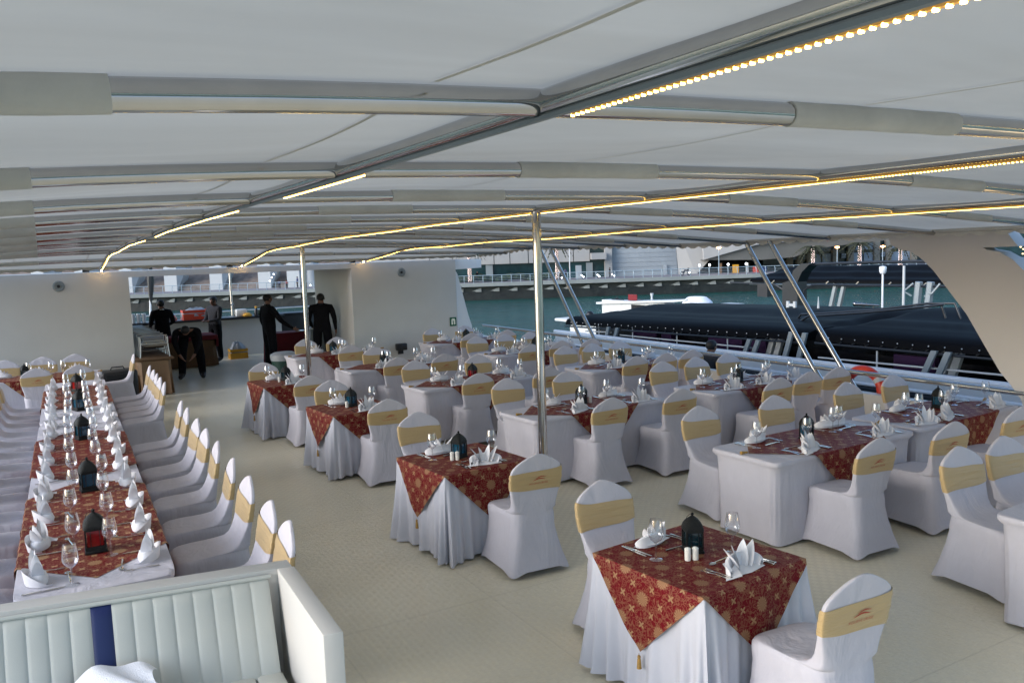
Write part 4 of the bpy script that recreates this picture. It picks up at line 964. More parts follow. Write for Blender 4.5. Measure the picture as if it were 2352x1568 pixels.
D = {'T1': 'front small square aisle table with draped white cloth, nearest the camera', 'T2': 'second small square aisle table, between the steel post and the open walkway',
     'T3': 'third small square aisle table, half hidden by its near chair', 'T4': 'farthest small square aisle table, beside the dark green bin',
     'M1': 'nearest white middle-row table, right behind the front aisle table', 'M2': 'second middle-row table, crossed by the near steel post',
     'M3': 'third middle-row table, left of the near steel post', 'M4': 'fourth middle-row table, behind the third aisle table', 'M5': 'farthest middle-row table, behind the far steel post',
     'N1': 'nearest railside table, under the white arch foot', 'N2': 'second railside table, left of the lifebuoy', 'N3': 'third railside table, below the far slanted struts',
     'N4': 'fourth railside table, its end just left of the near steel post', 'N5': 'farthest railside table, next to the green safety sign',
     'R1': 'white table corner cut off at the bottom right of the picture', 'X0': 'cross table standing before the left wall beyond the long row'}
table('T1', 3.22, 3.57, .432, .432, 6, 'skirt', D['T1'], 1); table('T2', 3.14, 6.52, .432, .432, 5, 'skirt', D['T2'], 2)
table('T3', 3.20, 9.66, .432, .432, 5, 'skirt', D['T3'], 3); table('T4', 3.07, 12.42, .432, .432, 3, 'skirt', D['T4'], 4)
for k_, cx, cy, hx, rot in (('M1', 6.12, 5.17, .97, 2), ('M2', 5.45, 7.95, .98, 4), ('M3', 5.28, 10.62, .93, 3), ('M4', 5.10, 13.07, .93, 1), ('M5', 4.90, 15.55, .95, 1),
                            ('N1', 8.10, 5.27, .93, 2), ('N2', 8.0, 7.93, .94, 3), ('N3', 7.97, 10.47, .94, 2), ('N4', 7.82, 13.17, .93, 2), ('N5', 7.76, 15.77, .93, 2), ('R1', 6.28, 2.72, .95, 3)):
    table(k_, cx, cy, hx, .385, rot, 'spandex', D[k_], sum(map(ord, k_)), mk='brocade', topper=(k_ != 'R1'))
table('X0', -.15, 15.97, .95, .385, -2, 'spandex', D['X0'], 77, mk='brocade_gold')
# chairs around them: (x, y of the top of the back, facing, table, words)
sd = {'B': 0, 'F': 180}
CHS = [(3.285, 2.54, 'B', 'T1', 'near', 'foreground chair with printed sash at the bottom right, near side of the front aisle table'), (3.24, 4.60, 'F', 'T1', 'far', 'large chair with plain wrinkled sash on the far side of the front aisle table'),
       (3.28, 5.50, 'B', 'T2', 'near', ''), (3.22, 7.75, 'F', 'T2', 'far', ''), (3.27, 8.69, 'B', 'T3', 'near', ''), (3.20, 10.58, 'F', 'T3', 'far', ''), (3.12, 11.22, 'B', 'T4', 'near', ''), (2.93, 13.20, 'F', 'T4', 'far', ''),
       (5.76, 4.28, 'B', 'M1', 'near left', ''), (6.77, 4.29, 'B', 'M1', 'near right', ''), (5.59, 6.21, 'F', 'M1', 'far left', ''), (6.59, 6.16, 'F', 'M1', 'far right', ''),
       (5.22, 7.15, 'B', 'M2', 'near left', ''), (6.16, 7.10, 'B', 'M2', 'near right', ''), (5.04, 9.14, 'F', 'M2', 'far left', ''), (5.95, 9.15, 'F', 'M2', 'far right', ''),
       (4.98, 9.78, 'B', 'M3', 'near left', ''), (6.0, 9.66, 'B', 'M3', 'near right', ''), (4.87, 11.71, 'F', 'M3', 'far left', ''), (5.93, 11.68, 'F', 'M3', 'far right', ''),
       (4.82, 12.26, 'B', 'M4', 'near left', ''), (5.61, 12.18, 'B', 'M4', 'near right', ''), (5.07, 14.0, 'F', 'M4', 'far middle', ''),
       (4.85, 14.63, 'B', 'M5', 'near middle', ''), (4.53, 16.5, 'F', 'M5', 'far left', ''), (5.15, 16.42, 'F', 'M5', 'far right', ''),
       (7.89, 4.32, 'B', 'N1', 'near', ''), (7.82, 6.24, 'F', 'N1', 'far left', ''), (8.68, 6.27, 'F', 'N1', 'far right', ''),
       (7.55, 6.95, 'B', 'N2', 'near left', ''), (8.17, 7.04, 'B', 'N2', 'near middle', ''), (8.74, 7.07, 'B', 'N2', 'near right', ''), (7.46, 9.0, 'F', 'N2', 'far left', ''), (8.12, 9.05, 'F', 'N2', 'far middle', ''), (8.76, 9.08, 'F', 'N2', 'far right', ''),
       (7.60, 9.74, 'B', 'N3', 'near left', ''), (8.13, 9.70, 'B', 'N3', 'near middle', ''), (8.70, 9.75, 'B', 'N3', 'near right', ''), (7.56, 11.64, 'F', 'N3', 'far left', ''), (8.10, 11.60, 'F', 'N3', 'far middle', ''), (8.68, 11.61, 'F', 'N3', 'far right', ''),
       (7.31, 12.30, 'B', 'N4', 'near left', ''), (8.0, 12.39, 'B', 'N4', 'near middle', ''), (8.56, 12.25, 'B', 'N4', 'near right', ''), (7.27, 14.31, 'F', 'N4', 'far left', ''), (7.87, 14.27, 'F', 'N4', 'far middle', ''), (8.46, 14.26, 'F', 'N4', 'far right', ''),
       (7.49, 14.95, 'B', 'N5', 'near left', ''), (8.36, 15.02, 'B', 'N5', 'near right', ''), (7.38, 16.66, 'F', 'N5', 'far left', ''), (8.20, 16.72, 'F', 'N5', 'far right', ''),
       (5.96, 3.75, 'F', 'R1', 'far left', 'left one of two chairs at the bottom-right cut-off table'), (6.54, 3.75, 'F', 'R1', 'far right', 'right one of two chairs at the bottom-right cut-off table'),
       (-.18, 15.2, 'B', 'X0', 'near left', ''), (.42, 15.2, 'B', 'X0', 'near right', ''), (-.66, 17.05, 'F', 'X0', 'far left', ''), (-.08, 17.13, 'F', 'X0', 'far middle', ''), (.44, 17.2, 'F', 'X0', 'far right', '')]
near_full = {'T1', 'T2', 'M1', 'M2', 'N1'}
for i, (x, y, f, tk, seat, lb) in enumerate(CHS):
    cx, cy, a, hx, hy, desc = TABLES[tk]
    if not lb: lb = 'white-covered chair with gold sash, %s seat of the %s' % (seat if tk[0] != 'T' else seat+' side', TN[tk])
    chair(x, y, sd[f]-3, lb, 'white chairs around the dining tables', dr=rnd.uniform(-3, 3), v=(rnd.choice((0, 1, 2)) if f == 'B' else rnd.choice((0, 1, 2, 3, 4))))
    lx = (x-cx)*cos(a)+(y-cy)*sin(a)
    if tk == 'R1' and seat == 'far left': continue
    lx = max(-hx+.2, min(hx-.2, lx))
    if tk[0] == 'T': lx = .04 if f == 'B' else -.05
    setting(tk, lx, -1 if f == 'B' else 1, (seat+' seat').replace(' seat', ' place'), 2 if tk in near_full else 1)
# empty places laid on long tables where the photograph shows a setting but no chair
for tk, lx, s, w_ in (('M1', .62, 1, 'far end place'), ('M4', .6, 1, 'far right place'), ('M5', .55, -1, 'near right place'), ('N1', -.62, -1, 'near left place'), ('N1', .66, -1, 'near right place')):
    setting(tk, lx, s, w_, 1)
for tk, lx, ly, k_ in (('T1', .03, .06, 'teal'), ('T2', .0, .05, 'blue'), ('T3', .0, .05, 'blue'), ('T4', .05, .08, 'teal'), ('M1', -.05, .06, 'blue'), ('M2', .02, .08, 'teal'), ('M3', .1, .08, 'red'), ('M4', -.15, .1, 'teal'), ('M5', -.05, .1, 'blue'),
                       ('N1', .18, .1, 'blue'), ('N2', .0, .1, 'teal'), ('N3', .0, .1, 'blue'), ('N4', .2, .1, 'teal'), ('N5', .1, .1, 'teal'), ('X0', -.2, 0, 'teal')):
    put(LN[k_], tk, lx, ly, .35 if tk != 'T1' else -.55, 'black domed lantern with %s glass on the %s' % (k_.replace('teal', 'dark'), TN[tk]), 'lantern', 'black table lanterns', sc=.95)
for tk, lx, ly in (('T1', -.10, -.02), ('T2', -.11, -.01), ('T3', -.08, .0), ('T4', -.08, 0), ('M2', .13, .05), ('N2', -.14, .02), ('N3', -.12, .02)):
    for k in range(2 if tk in ('T1', 'T2', 'N2', 'N3') else 1): put(SK, tk, lx+k*.041, ly-k*.020, 0, '%s white ceramic shaker beside the lantern on the %s' % (['left', 'right'][k] if tk in ('T1', 'T2', 'N2', 'N3') else 'single', TN[tk]), 'shaker', 'salt and pepper shakers')
# ---------------------------------------------------------------- the long row on the left
def lx_(y): return .14+.022*(y-5)
for i in range(5):
    y0 = 5.10+i*1.96; cy = y0+.97; k_ = 'L%d' % (i+1)
    table(k_, lx_(cy), cy, .42, .965, -1.3, 'spandex', ['first table of the long left row, directly behind the white sofa', 'second table of the long left row', 'third table of the long left row, before the step in the row', 'fourth table of the long left row, past the step', 'last table of the long left row, farthest from the sofa'][i], 50+i, topper=False)
for i, (tk, oy, mk) in enumerate((('L1', .50, 'brocade_gold'), ('L3', -.95, 'brocade'), ('L5', -.48, 'brocade_gold'))):
    cx, cy, a, hx, hy, desc = TABLES[tk]; yc = (6.55, 9.05, 13.1)[i]
    for k, (o2, dz) in enumerate(((-.42, 0), (.42, .003))):
        t = empty('table_overlay', (lx_(yc+o2), yc+o2, 0), R(-1.3), ['nearer', 'farther'][k]+' red brocade overlay of the %s pair on the long left row' % ['first', 'second', 'third'][i], 'overlay cloth', 'red brocade overlays')
        b = bx(); tips = topper_patch(b, .422, 3.0, .86, .7535+dz, 0, 0, 90+i*2+k); b.build('cloth', Mt[mk], t, ang=50)
        for tp in tips[:2]: tassel_mesh(*tp).build('tassel', Mt['tassel'], t)
RY = [4.98, 5.48, 6.22, 6.88, 7.63, 8.30, 8.90, 9.66, 10.2, 10.9-.2, 12.0, 12.57, 13.05, 13.55, 14.18]
RY = [4.98, 5.48, 6.22, 6.88, 7.63, 8.30, 8.90, 9.66, 10.2, 12.0, 12.57, 13.05, 13.55, 14.18]
LY = [5.35+.665*k for k in range(14)]
for k, y in enumerate(RY): chair(lx_(y)+1.06, y, 88, 'white chair on the aisle side of the long row, %d%s from the sofa' % (k+1, {1: 'st', 2: 'nd', 3: 'rd'}.get(k+1, 'th')), 'chairs along the long left row', dr=rnd.uniform(-3, 3))
for k, y in enumerate(LY): chair(lx_(y)-1.01, y, -90, 'white chair on the outer side of the long row, %d%s from the sofa' % (k+1, {1: 'st', 2: 'nd', 3: 'rd'}.get(k+1, 'th')), 'chairs along the long left row', dr=rnd.uniform(-3, 3))
chair(1.36, 16.3, 90, 'lone white chair facing left beside the brown buffet table', 'chairs along the long left row', dr=0)
def longset(side, y, n):
    i = min(4, max(0, int((y-5.10)/1.96))); tk = 'L%d' % (i+1); cx, cy, a, hx, hy, desc = TABLES[tk]
    ly = max(-hy+.2, min(hy-.15, (y-cy)))
    TN[tk] = 'long left row'
    setting(tk, ly, side, ('aisle-side' if side == 'R' else 'outer-side')+' place %s' % (['nearest the sofa', 'second', 'third', 'fourth', 'fifth', 'sixth', 'seventh', 'eighth', 'ninth', 'tenth', 'eleventh', 'twelfth', 'thirteenth', 'fourteenth', 'fifteenth'][n]), 1, fanv=True)
for k in range(14): longset('R', 5.45+.665*k, k); longset('L', 5.38+.665*k, k)
for i, (y, k_) in enumerate(((5.78, 'red'), (7.42, 'blue'), (9.72, 'blue'), (11.75, 'blue'), (13.6, 'red'))):
    k = min(4, int((y-5.10)/1.96)); tk = 'L%d' % (k+1); cx, cy, a, hx, hy, desc = TABLES[tk]
    put(LN[k_], tk, .015, y-cy, .15*i, 'black domed lantern with %s glass on the long left row, %s from the sofa' % (k_, lab[i]), 'lantern', 'black table lanterns', sc=1.1)
def rm(q_):
    for c_ in list(q_.children): rm(c_)
    bpy.data.objects.remove(q_)
for o in CH+NAP+[WG, FK, KN, SP, SK]+list(LN.values()): rm(o)      # the patterns the copies were made from
# ================================================================ sofa in the foreground
sf = empty('sofa', (0, 0, 0), 0, 'built-in white sofa with a channelled backrest and one navy stripe', 'sofa')
SA = R(-9.0); P0 = Vector((1.07, 4.50, 0))            # back-right outer corner of the shell; -u runs left along the back
ud = Vector((cos(SA), sin(SA)*-1*-1, 0)); ud = Vector((cos(R(9)), -sin(R(9)), 0)); vd = Vector((-.03, -1, 0)).normalized()   # v: towards the sitter
SM = Matrix(((ud.x, -vd.x, 0, P0.x), (ud.y, -vd.y, 0, P0.y), (0, 0, 1, 0), (0, 0, 0, 1)))
def sfb(b, nm, m_, **kw): return b.xf(SM).build(nm, Mt[m_], sf, **kw)
b = bx(); b.box((-1.6, -.04, .45), (3.2, .12, .90), bev=.006); sfb(b, 'back_shell', 'paint')
b = bx(); b.box((-.035, -.565, .44), (.09, .93, .92), bev=.006); sfb(b, 'arm_panel', 'paint')
ch_w = .0955; xr = -.135
for k in range(32):
    x = xr-ch_w*(k+.5); st = (k == 8)
    n = 10; vs = []; m = 10
    def cush(u, v, x=x):
        xx = x+ch_w*(u-.5); puff = .007*(abs(sin(pi*min(max(u, .0), 1))))**.45
        z = .40+.47*v; yy = -.13-.19*(1-v)*1.0-puff*(1 if .02 < v < .98 else .4); 
        if v > .93: yy += .04*((v-.93)/.07)**2
        return (xx, yy, z-.0*u)
    b = bx().grid(cush, n, 14); sfb(b, 'navy_stripe' if st else 'back_channel', 'navy' if st else 'leather', fixn=False)
b = bx(); b.tube([(-.12, -.115, .868), (-1.6, -.115, .868), (-3.0, -.115, .868)], .012, 8); sfb(b, 'piping', 'leather')
for k in range(20):
    x = -.12-.14*(k+.5)
    b = bx(); b.box((x, -.60, .34), (.137, .62, .16), bev=.022); sfb(b, 'seat_channel', 'leather')
def twl(u, v):
    a = -.72-.62*u; d_ = -.34-.42*v; h = .605+.035*sin(u*5+v*3)-.08*v**2+.018*sin(u*17+v*9)-.10*abs(u-.45)**1.4
    return (a-.03*sin(v*6), d_+.03*sin(u*7), h)
b = bx().grid(twl, 30, 24); k0 = len(b.v); b.grid(lambda u, v: (lambda p: (p[0], p[1]+.004, p[2]-.075))(twl(u, v)), 30, 24)
o = b.xf(SM).build('towel', Mt['towel'], fixn=False); tag(o, 'crumpled white towel lying on the sofa seat', 'towel')
# ================================================================ neighbouring boats
def canopy_sheet(b, x0, x1, y0, y1, ze0, ze1, zt0, zt1, hoops, ribs=.003):
    """dark tarpaulin stretched over hoops: skirt, shoulder and shallow dome"""
    prof = [(0, -.14, 0), (.004, -.05, 0), (.012, 0, 0), (.05, .06, 0), (.12, .10, 0), (.28, .0, .55), (.5, .0, 1.0), (.72, 0, .85), (.9, .03, .3), (.98, .0, .05), (1.0, -.12, 0)]
    nx = len(prof)*4
    def fn(u, v):
        y = y0+(y1-y0)*v; ze = ze0+(ze1-ze0)*v+.14; zt = zt0+(zt1-zt0)*v
        s = u; (a, c) = next(((p, q) for p, q in zip(prof, prof[1:]) if s <= q[0]+1e-9)); t = (s-a[0])/(c[0]-a[0]); t2 = t*t*(3-2*t)
        off = a[1]+(c[1]-a[1])*t; dm = a[2]+(c[2]-a[2])*t2
        hp = ribs*(abs(cos(pi*hoops*v))**6)*min(1, s*8, (1-s)*8)
        ends = -.10*max(0, abs(2*v-1)-.93)/.07
        lift = max(0, min(1, (s-.05)/.2))
        return (x0+(x1-x0)*s, y, ze+off+(zt-ze)*max(dm, 0)+.06*lift*(dm < .01)*(s > .05)*0+hp+ends*lift)
    us = sorted(set([p[0] for p in prof]+[k/26 for k in range(27)])); m = 80; vs = []
    for u in us:
        for j in range(m+1): vs.append(fn(u, j/m))
    b.add(vs, [(i*(m+1)+j, (i+1)*(m+1)+j, (i+1)*(m+1)+j+1, i*(m+1)+j+1) for i in range(len(us)-1) for j in range(m)])
    n = len(us)
    for jj in (0, m): b.add([vs[i*(m+1)+jj] for i in range(n)], [tuple(range(n))])
    return b
tb1 = empty('tour_boat', (12, 12, -1), 0, 'white tour boat alongside with long black tarpaulin canopies', 'boat')
ofs = Matrix.Translation((-12, -12, 1))
def tbp(b, nm, m_, **kw): return b.xf(ofs).build(nm, Mt[m_], tb1, **kw)
b = bx(); b.prism([(11.75, .43), (12.05, .43), (12.05, -.7), (17.5, -.7), (17.7, -3.95), (11.7, -3.95)], 'y', -4, 19.2) if False else None
def yprism(b, poly, y0, y1): return b.prism(poly, 'y', y0, y1)
b = bx(); yprism(b, [(11.75, .43), (12.0, .43), (12.0, -1.0), (17.3, -1.0), (17.5, -3.95), (12.1, -3.95), (11.72, .22)], 2, 18.4); tbp(b, 'hull', 'tower_white', smooth=False)
b = bx(); b.tube([(11.85, 2, .455), (11.85, 18.6, .455)], .045, 8); b.tube([(11.72, 2, .24), (11.72, 18.4, .18)], .03, 8); tbp(b, 'rub_rail', 'paint_cool')
b = bx(); yprism(b, [(11.66, .16), (11.72, .19), (11.80, -.6), (11.7, -.6)], 2, 18.3); tbp(b, 'dark_band', 'frame_black', smooth=False)
for i, (y0, y1, a, c, d_, e_) in enumerate(((10.35, 18.3, .82, .66, 1.16, 1.02), (3.0, 10.15, .86, .84, 1.30, 1.24))):
    tbp(canopy_sheet(bx(), 12.0, 17.6, y0, y1, a-.02, c-.02, d_, e_, 6), 'canopy', 'canopy_black')
    b = bx(); b.tube([(11.99, y0, a-.06), (11.99, y1, c-.06)], .022, 8)
    n = int((y1-y0)/.27)
    for k in range(n): y = y0+.1+k*.27; z = a+(c-a)*(y-y0)/(y1-y0); b.tube([(11.985, y, z+.0), (11.99, y+.1, z-.06)], .010, 4)
    tag(tbp(b, 'lacing', 'frame_black'), kind='stuff')
    b = bx()
    for k in range(n): y = y0+.1+k*.27; z = a+(c-a)*(y-y0)/(y1-y0); b.ball((11.985, y, z+.05), .012, 6, 4)
    tag(tbp(b, 'stud', 'steel_dull'), kind='stuff')
b = bx(); b.box((14.9, 10.3, -.2), (4.2, 15.5, 1.5)); tbp(b, 'cabin', 'boat_dark', smooth=False)
for y, w_, h in ((15.7, .9, .5), (14.9, .35, .45), (13.0, 1.0, .5), (12.1, .5, .5), (8.6, .75, .5), (6.3, .6, .5)):
    b = bx(); b.box((12.62, y, .33), (.12, w_, h+.1)); b.box((12.4, y, .03), (.5, w_*.9, .06)); tbp(b, 'purple_drape', 'purple', smooth=False)
b = bx(); b.box((12.3, 10.3, -.03), (.9, 16, .05)); tbp(b, 'side_deck', 'boat_dark', smooth=False)
for y0, y1 in ((3, 10.1), (11.7, 15.95), (16.3, 17.4)):
    b = bx(); b.tube([(12.02, y0, .62 if y0 < 5 else .56), (12.02, y1, .52)], .016, 8)
    k = 0; y = y0+.3
    for y in ([8.9, 6.2, 4] if y0 < 5 else ([13.9, 12.36, 15.46] if y0 < 12 else [16.82])): b.tube([(12.02, y, .42), (12.02, y, .74)], .016, 6)
    tbp(b, 'guard_rail', 'tower_white')
for (x, yt, zt_, yb, zb) in ((12.0, 16.3, .70, 16.62, -.1), (12.0, 15.95, .70, 16.3, -.1), (12.0, 11.68, .74, 12.02, .0), (12.0, 11.45, .74, 11.8, .0), (12.0, 10.64, .95, 10.95, .0), (12.0, 10.33, .95, 10.62, .0), (12.0, 7.83, .84, 8.2, .0), (12.0, 7.6, .84, 7.95, .0)):
    b = bx(); b.prism([(yt-.05, zt_), (yt+.05, zt_), (yb+.05, zb), (yb-.05, zb)], 'x', x-.08, x-.03); tbp(b, 'canopy_leg', 'boat_grey', smooth=False)
for yt, yb in ((11.33, 11.47), (11.14, 11.28), (7.77, 7.9), (7.6, 7.73)):
    b = bx(); b.prism([(yt-.06, .80), (yt+.06, .80), (yb+.06, .4), (yb-.06, .4)], 'x', 12.2, 12.28); tbp(b, 'white_plate', 'tower_white', smooth=False)
b = bx(); b.tube([(13.5, 11.94, .95), (13.5, 11.78, 1.12), (13.5, 11.4, 1.15), (13.5, 10.1, 1.28), (13.5, 9.0, 1.44), (13.5, 8.5, 1.46), (13.5, 8.39, 1.2)], .022, 8); b.tube([(13.2, 11.66, .95), (13.2, 11.34, 1.12), (13.2, 10.0, 1.26), (13.2, 8.75, 1.42), (13.2, 8.5, 1.46)], .022, 8); b.tube([(13.5, 8.75, 1.43), (13.5, 8.66, 1.2)], .02, 8); tbp(b, 'roof_rack', 'frame_black')
b = bx(); b.tube([(16, 11.73, 1.0), (16, 11.73, 1.85)], .022, 8); b.lathe([(.001, 1.84), (.05, 1.85), (.075, 1.9), (.075, 1.99), (.06, 2.01), (.001, 2.02)], 12, (16, 11.73, 0)); tbp(b, 'beacon_mast', 'paint_cool')
b = bx(); b.tube([(16, 11.22, 1.0), (16, 11.22, 2.02)], [.03, .026], 8); tbp(b, 'white_aerial', 'tower_white')
b = bx(); b.tube([(16, 12.42, 1.16), (16, 11.8, 1.15)], [.045, .02], 10); b.ball((16, 12.43, 1.165), .055, 10, 8); b.tube([(16, 12.2, 1.16), (16, 12.2, 1.0)], .015, 6); b.tube([(16, 11.95, 1.15), (16, 11.95, 1.0)], .015, 6); tbp(b, 'horn', 'silver')
b = bx(); b.tube([(15, 12.61, 1.02), (15, 12.61, 1.38)], [.035, .006], 8); b.tube([(15, 12.5, 1.06), (15, 12.78, 1.08)], .02, 6); tbp(b, 'pennant_staff', 'tower_white')
b = bx(); b.box((15, 13.47, 1.16), (.05, .07, .18)); b.box((15, 13.27, 1.16), (.05, .07, .18)); b.box((15, 13.37, 1.165), (.04, .14, .06)); tbp(b, 'bollard_plate', 'tower_white', smooth=False)
b = bx(); b.box((16.4, 16.7, .93), (.35, .5, .14), taper=1.12); tbp(b, 'white_tub', 'tower_white', smooth=False)
# white console boat beyond
cb = empty('party_boat', (22.6, 27, -.6), 0, 'small white open boat beyond the canopies with a counter and wrapped seat', 'boat')
ofs = Matrix.Translation((-22.6, -27, .6))
def cbp(b, nm, m_, **kw): return b.xf(ofs).build(nm, Mt[m_], cb, **kw)
b = bx(); b.box((22.6, 24.5, -2.2), (3.4, 14, 3.4)); b.box((21.3, 31.4, -.55), (1.4, 1.9, .14), bev=.05); cbp(b, 'hull', 'tower_white')
b = bx(); b.box((22.0, 28.0, .05), (.5, 4.3, .66)); cbp(b, 'console', 'tower_white', smooth=False)
b = bx(); b.prism([(30.4, .18), (25.0, .46), (24.4, .52), (24.4, .58), (25.0, .53), (30.4, .27)], 'x', 21.6, 22.6); cbp(b, 'counter_top', 'tower_white', smooth=False)
b = bx(); b.box((21.73, 27.4, .14), (.03, 1.2, .20)); cbp(b, 'dark_recess', 'boat_dark', smooth=False)
def part(w_, nm, m_, b, **kw): return b.build(nm, Mt[m_], **kw)
o = bx().lathe([(.001, 0), (.9, .0), (.86, .18), (.55, .36), (.42, .38), (.001, .37)], 20, sx=.6, sy=.75).build('wrapped_seat', Mt['towel'], loc=(22.1, 24.35, .28)); tag(o, 'white cloth-wrapped seat standing on the small white boat', 'seat')
o = bx().box((0, 0, .13), (.03, .60, .24)).box((.12, 0, .01), (.3, .6, .02)).build('open_laptop', Mt['screen_red'], smooth=False, loc=(22.0, 28.25, .395)); tag(o, 'open laptop with dark red lid on the white boat counter', 'laptop')
o = bx().lathe([(.001, 0), (.05, 0), (.04, .12), (.075, .27), (.06, .27), (.001, .2)], 12).build('plastic_cup', Mt['tower_white'], loc=(22.0, 26.97, .46)); tag(o, 'tall white cup on the white boat counter', 'cup')
o = bx().ball((0, 0, .1), .2, 10, 8).tube([(0, .1, .05), (0, -.5, .02)], .07, 6).build('black_searchlight', Mt['black_plastic'], loc=(21.6, 30.9, -.45)); tag(o, 'round black searchlight on the bow of the white boat', 'searchlight')
o = bx().tube([(0, .5, 0), (.05, .1, .06), (0, -.4, .02)], .06, 6).tube([(0, .3, 0), (0, 0, .2)], .02, 6).build('cable_pile', Mt['black_plastic'], loc=(22.0, 29.3, .33)); tag(o, 'black cables heaped on the end of the white boat counter', 'cables')
# far canopied boat and its black portal frame
fb2 = empty('far_tour_boat', (36, 22, -1), 0, 'second black-canopied tour boat moored farther out in the canal', 'boat')
ofs = Matrix.Translation((-36, -22, 1))
def fbp(b, nm, m_, **kw): return b.xf(ofs).build(nm, Mt[m_], fb2, **kw)
fbp(canopy_sheet(bx(), 35, 41, 8, 34.2, .62, .52, 1.42, 1.30, 9, .03), 'canopy', 'canopy_black')
b = bx(); b.tube([(35, 8, .47), (35, 34.2, .40)], .04, 6)
for k in range(14): b.tube([(35, 9+k*1.8, .62), (35, 9.2+k*1.8, .45)], .03, 4)
fbp(b, 'edge_tube', 'steel_dull')
b = bx(); b.box((38, 20, -2.9), (6, 30, 2.2)); fbp(b, 'hull', 'frame_black', smooth=False)
for y in (12, 16.2, 20.5, 28): b = bx(); b.tube([(35.2, y, .5), (35.2, y+.6, -1.9)], .13, 6); b.tube([(35.2, y+.5, .5), (35.2, y+1.1, -1.9)], .13, 6); fbp(b, 'canopy_leg', 'boat_grey')
pf = empty('mast_frame', (24, 19, -4), 0, 'black portal frame of a moored boat with tube rail and long top bar', 'frame')
ofs = Matrix.Translation((-24, -19, 4))
def pfp(b, nm, m_, **kw): return b.xf(ofs).build(nm, Mt[m_], pf, **kw)
b = bx(); b.prism([(21.65, -4), (20.9, -4), (20.95, 1.2), (20.75, 1.55), (20.45, 1.80), (20.3, 1.86), (20.8, 1.85), (21.15, 1.6), (21.25, 1.25), (21.65, 1.15)], 'x', 23.8, 24.3); pfp(b, 'post', 'frame_black', smooth=False)
b = bx(); b.tube([(24, 20.6, 1.82), (24, 18, 1.88), (24, 12, 1.90)], .05, 8); b.tube([(24, 20.95, .5), (24, 20.8, .9), (24, 20.45, 1.08), (24, 20, 1.10), (24, 12, 1.13)], .04, 8); b.tube([(24, 21.7, .3), (24, 21.8, .9), (24, 22.2, 1.08), (24, 24.5, 1.12)], .035, 8); pfp(b, 'tube_rail', 'frame_black')
b = bx(); b.box((24, 22.7, .85), (.25, .5, .5)); pfp(b, 'loudspeaker', 'black_plastic', smooth=False); b = bx(); b.box((24.0, 21, -3.4), (1.6, 9, 1.6)); pfp(b, 'float', 'frame_black', smooth=False)
b = bx(); b.tube([(24, 16.3, 1.25), (24, 16.7, -3)], .12, 6); b.tube([(24, 15.9, 1.25), (24, 16.4, -3)], .12, 6); b.tube([(24, 16.5, 1.2), (23.9, 16.75, .95), (24, 16.55, .8)], .035, 6); b.tube([(24, 15.6, 1.2), (23.9, 15.8, .9), (24, 16.1, .8)], .035, 6); pfp(b, 'slanted_leg', 'boat_grey')
# lifebuoy
e = empty('lifebuoy', (9.26, 7.05, .62), 0, 'red lifebuoy with white bands hanging outside the handrail', 'lifebuoy')
n = 48; b = bx(); b.tube([(0, .27*cos(2*pi*k/n), .27*sin(2*pi*k/n)) for k in range(n)], .062, 14, closed=True); b.build('ring', Mt['orange_ring'], e)
for a in (35, 145, 215, 325):
    b = bx(); b.tube([(0, .27*cos(R(a+d_)), .27*sin(R(a+d_))) for d_ in (-6, -3, 0, 3, 6)], .0645, 14, cap=False); b.build('white_band', Mt['tower_white'], e)
pl = bx(); pl.box((9.75, 11, -.80), (1.2, 8, .10)); tag(pl.build('side_platform', Mt['paint_cool'], smooth=False), 'narrow side landing below the handrail of the dining boat', 'platform')
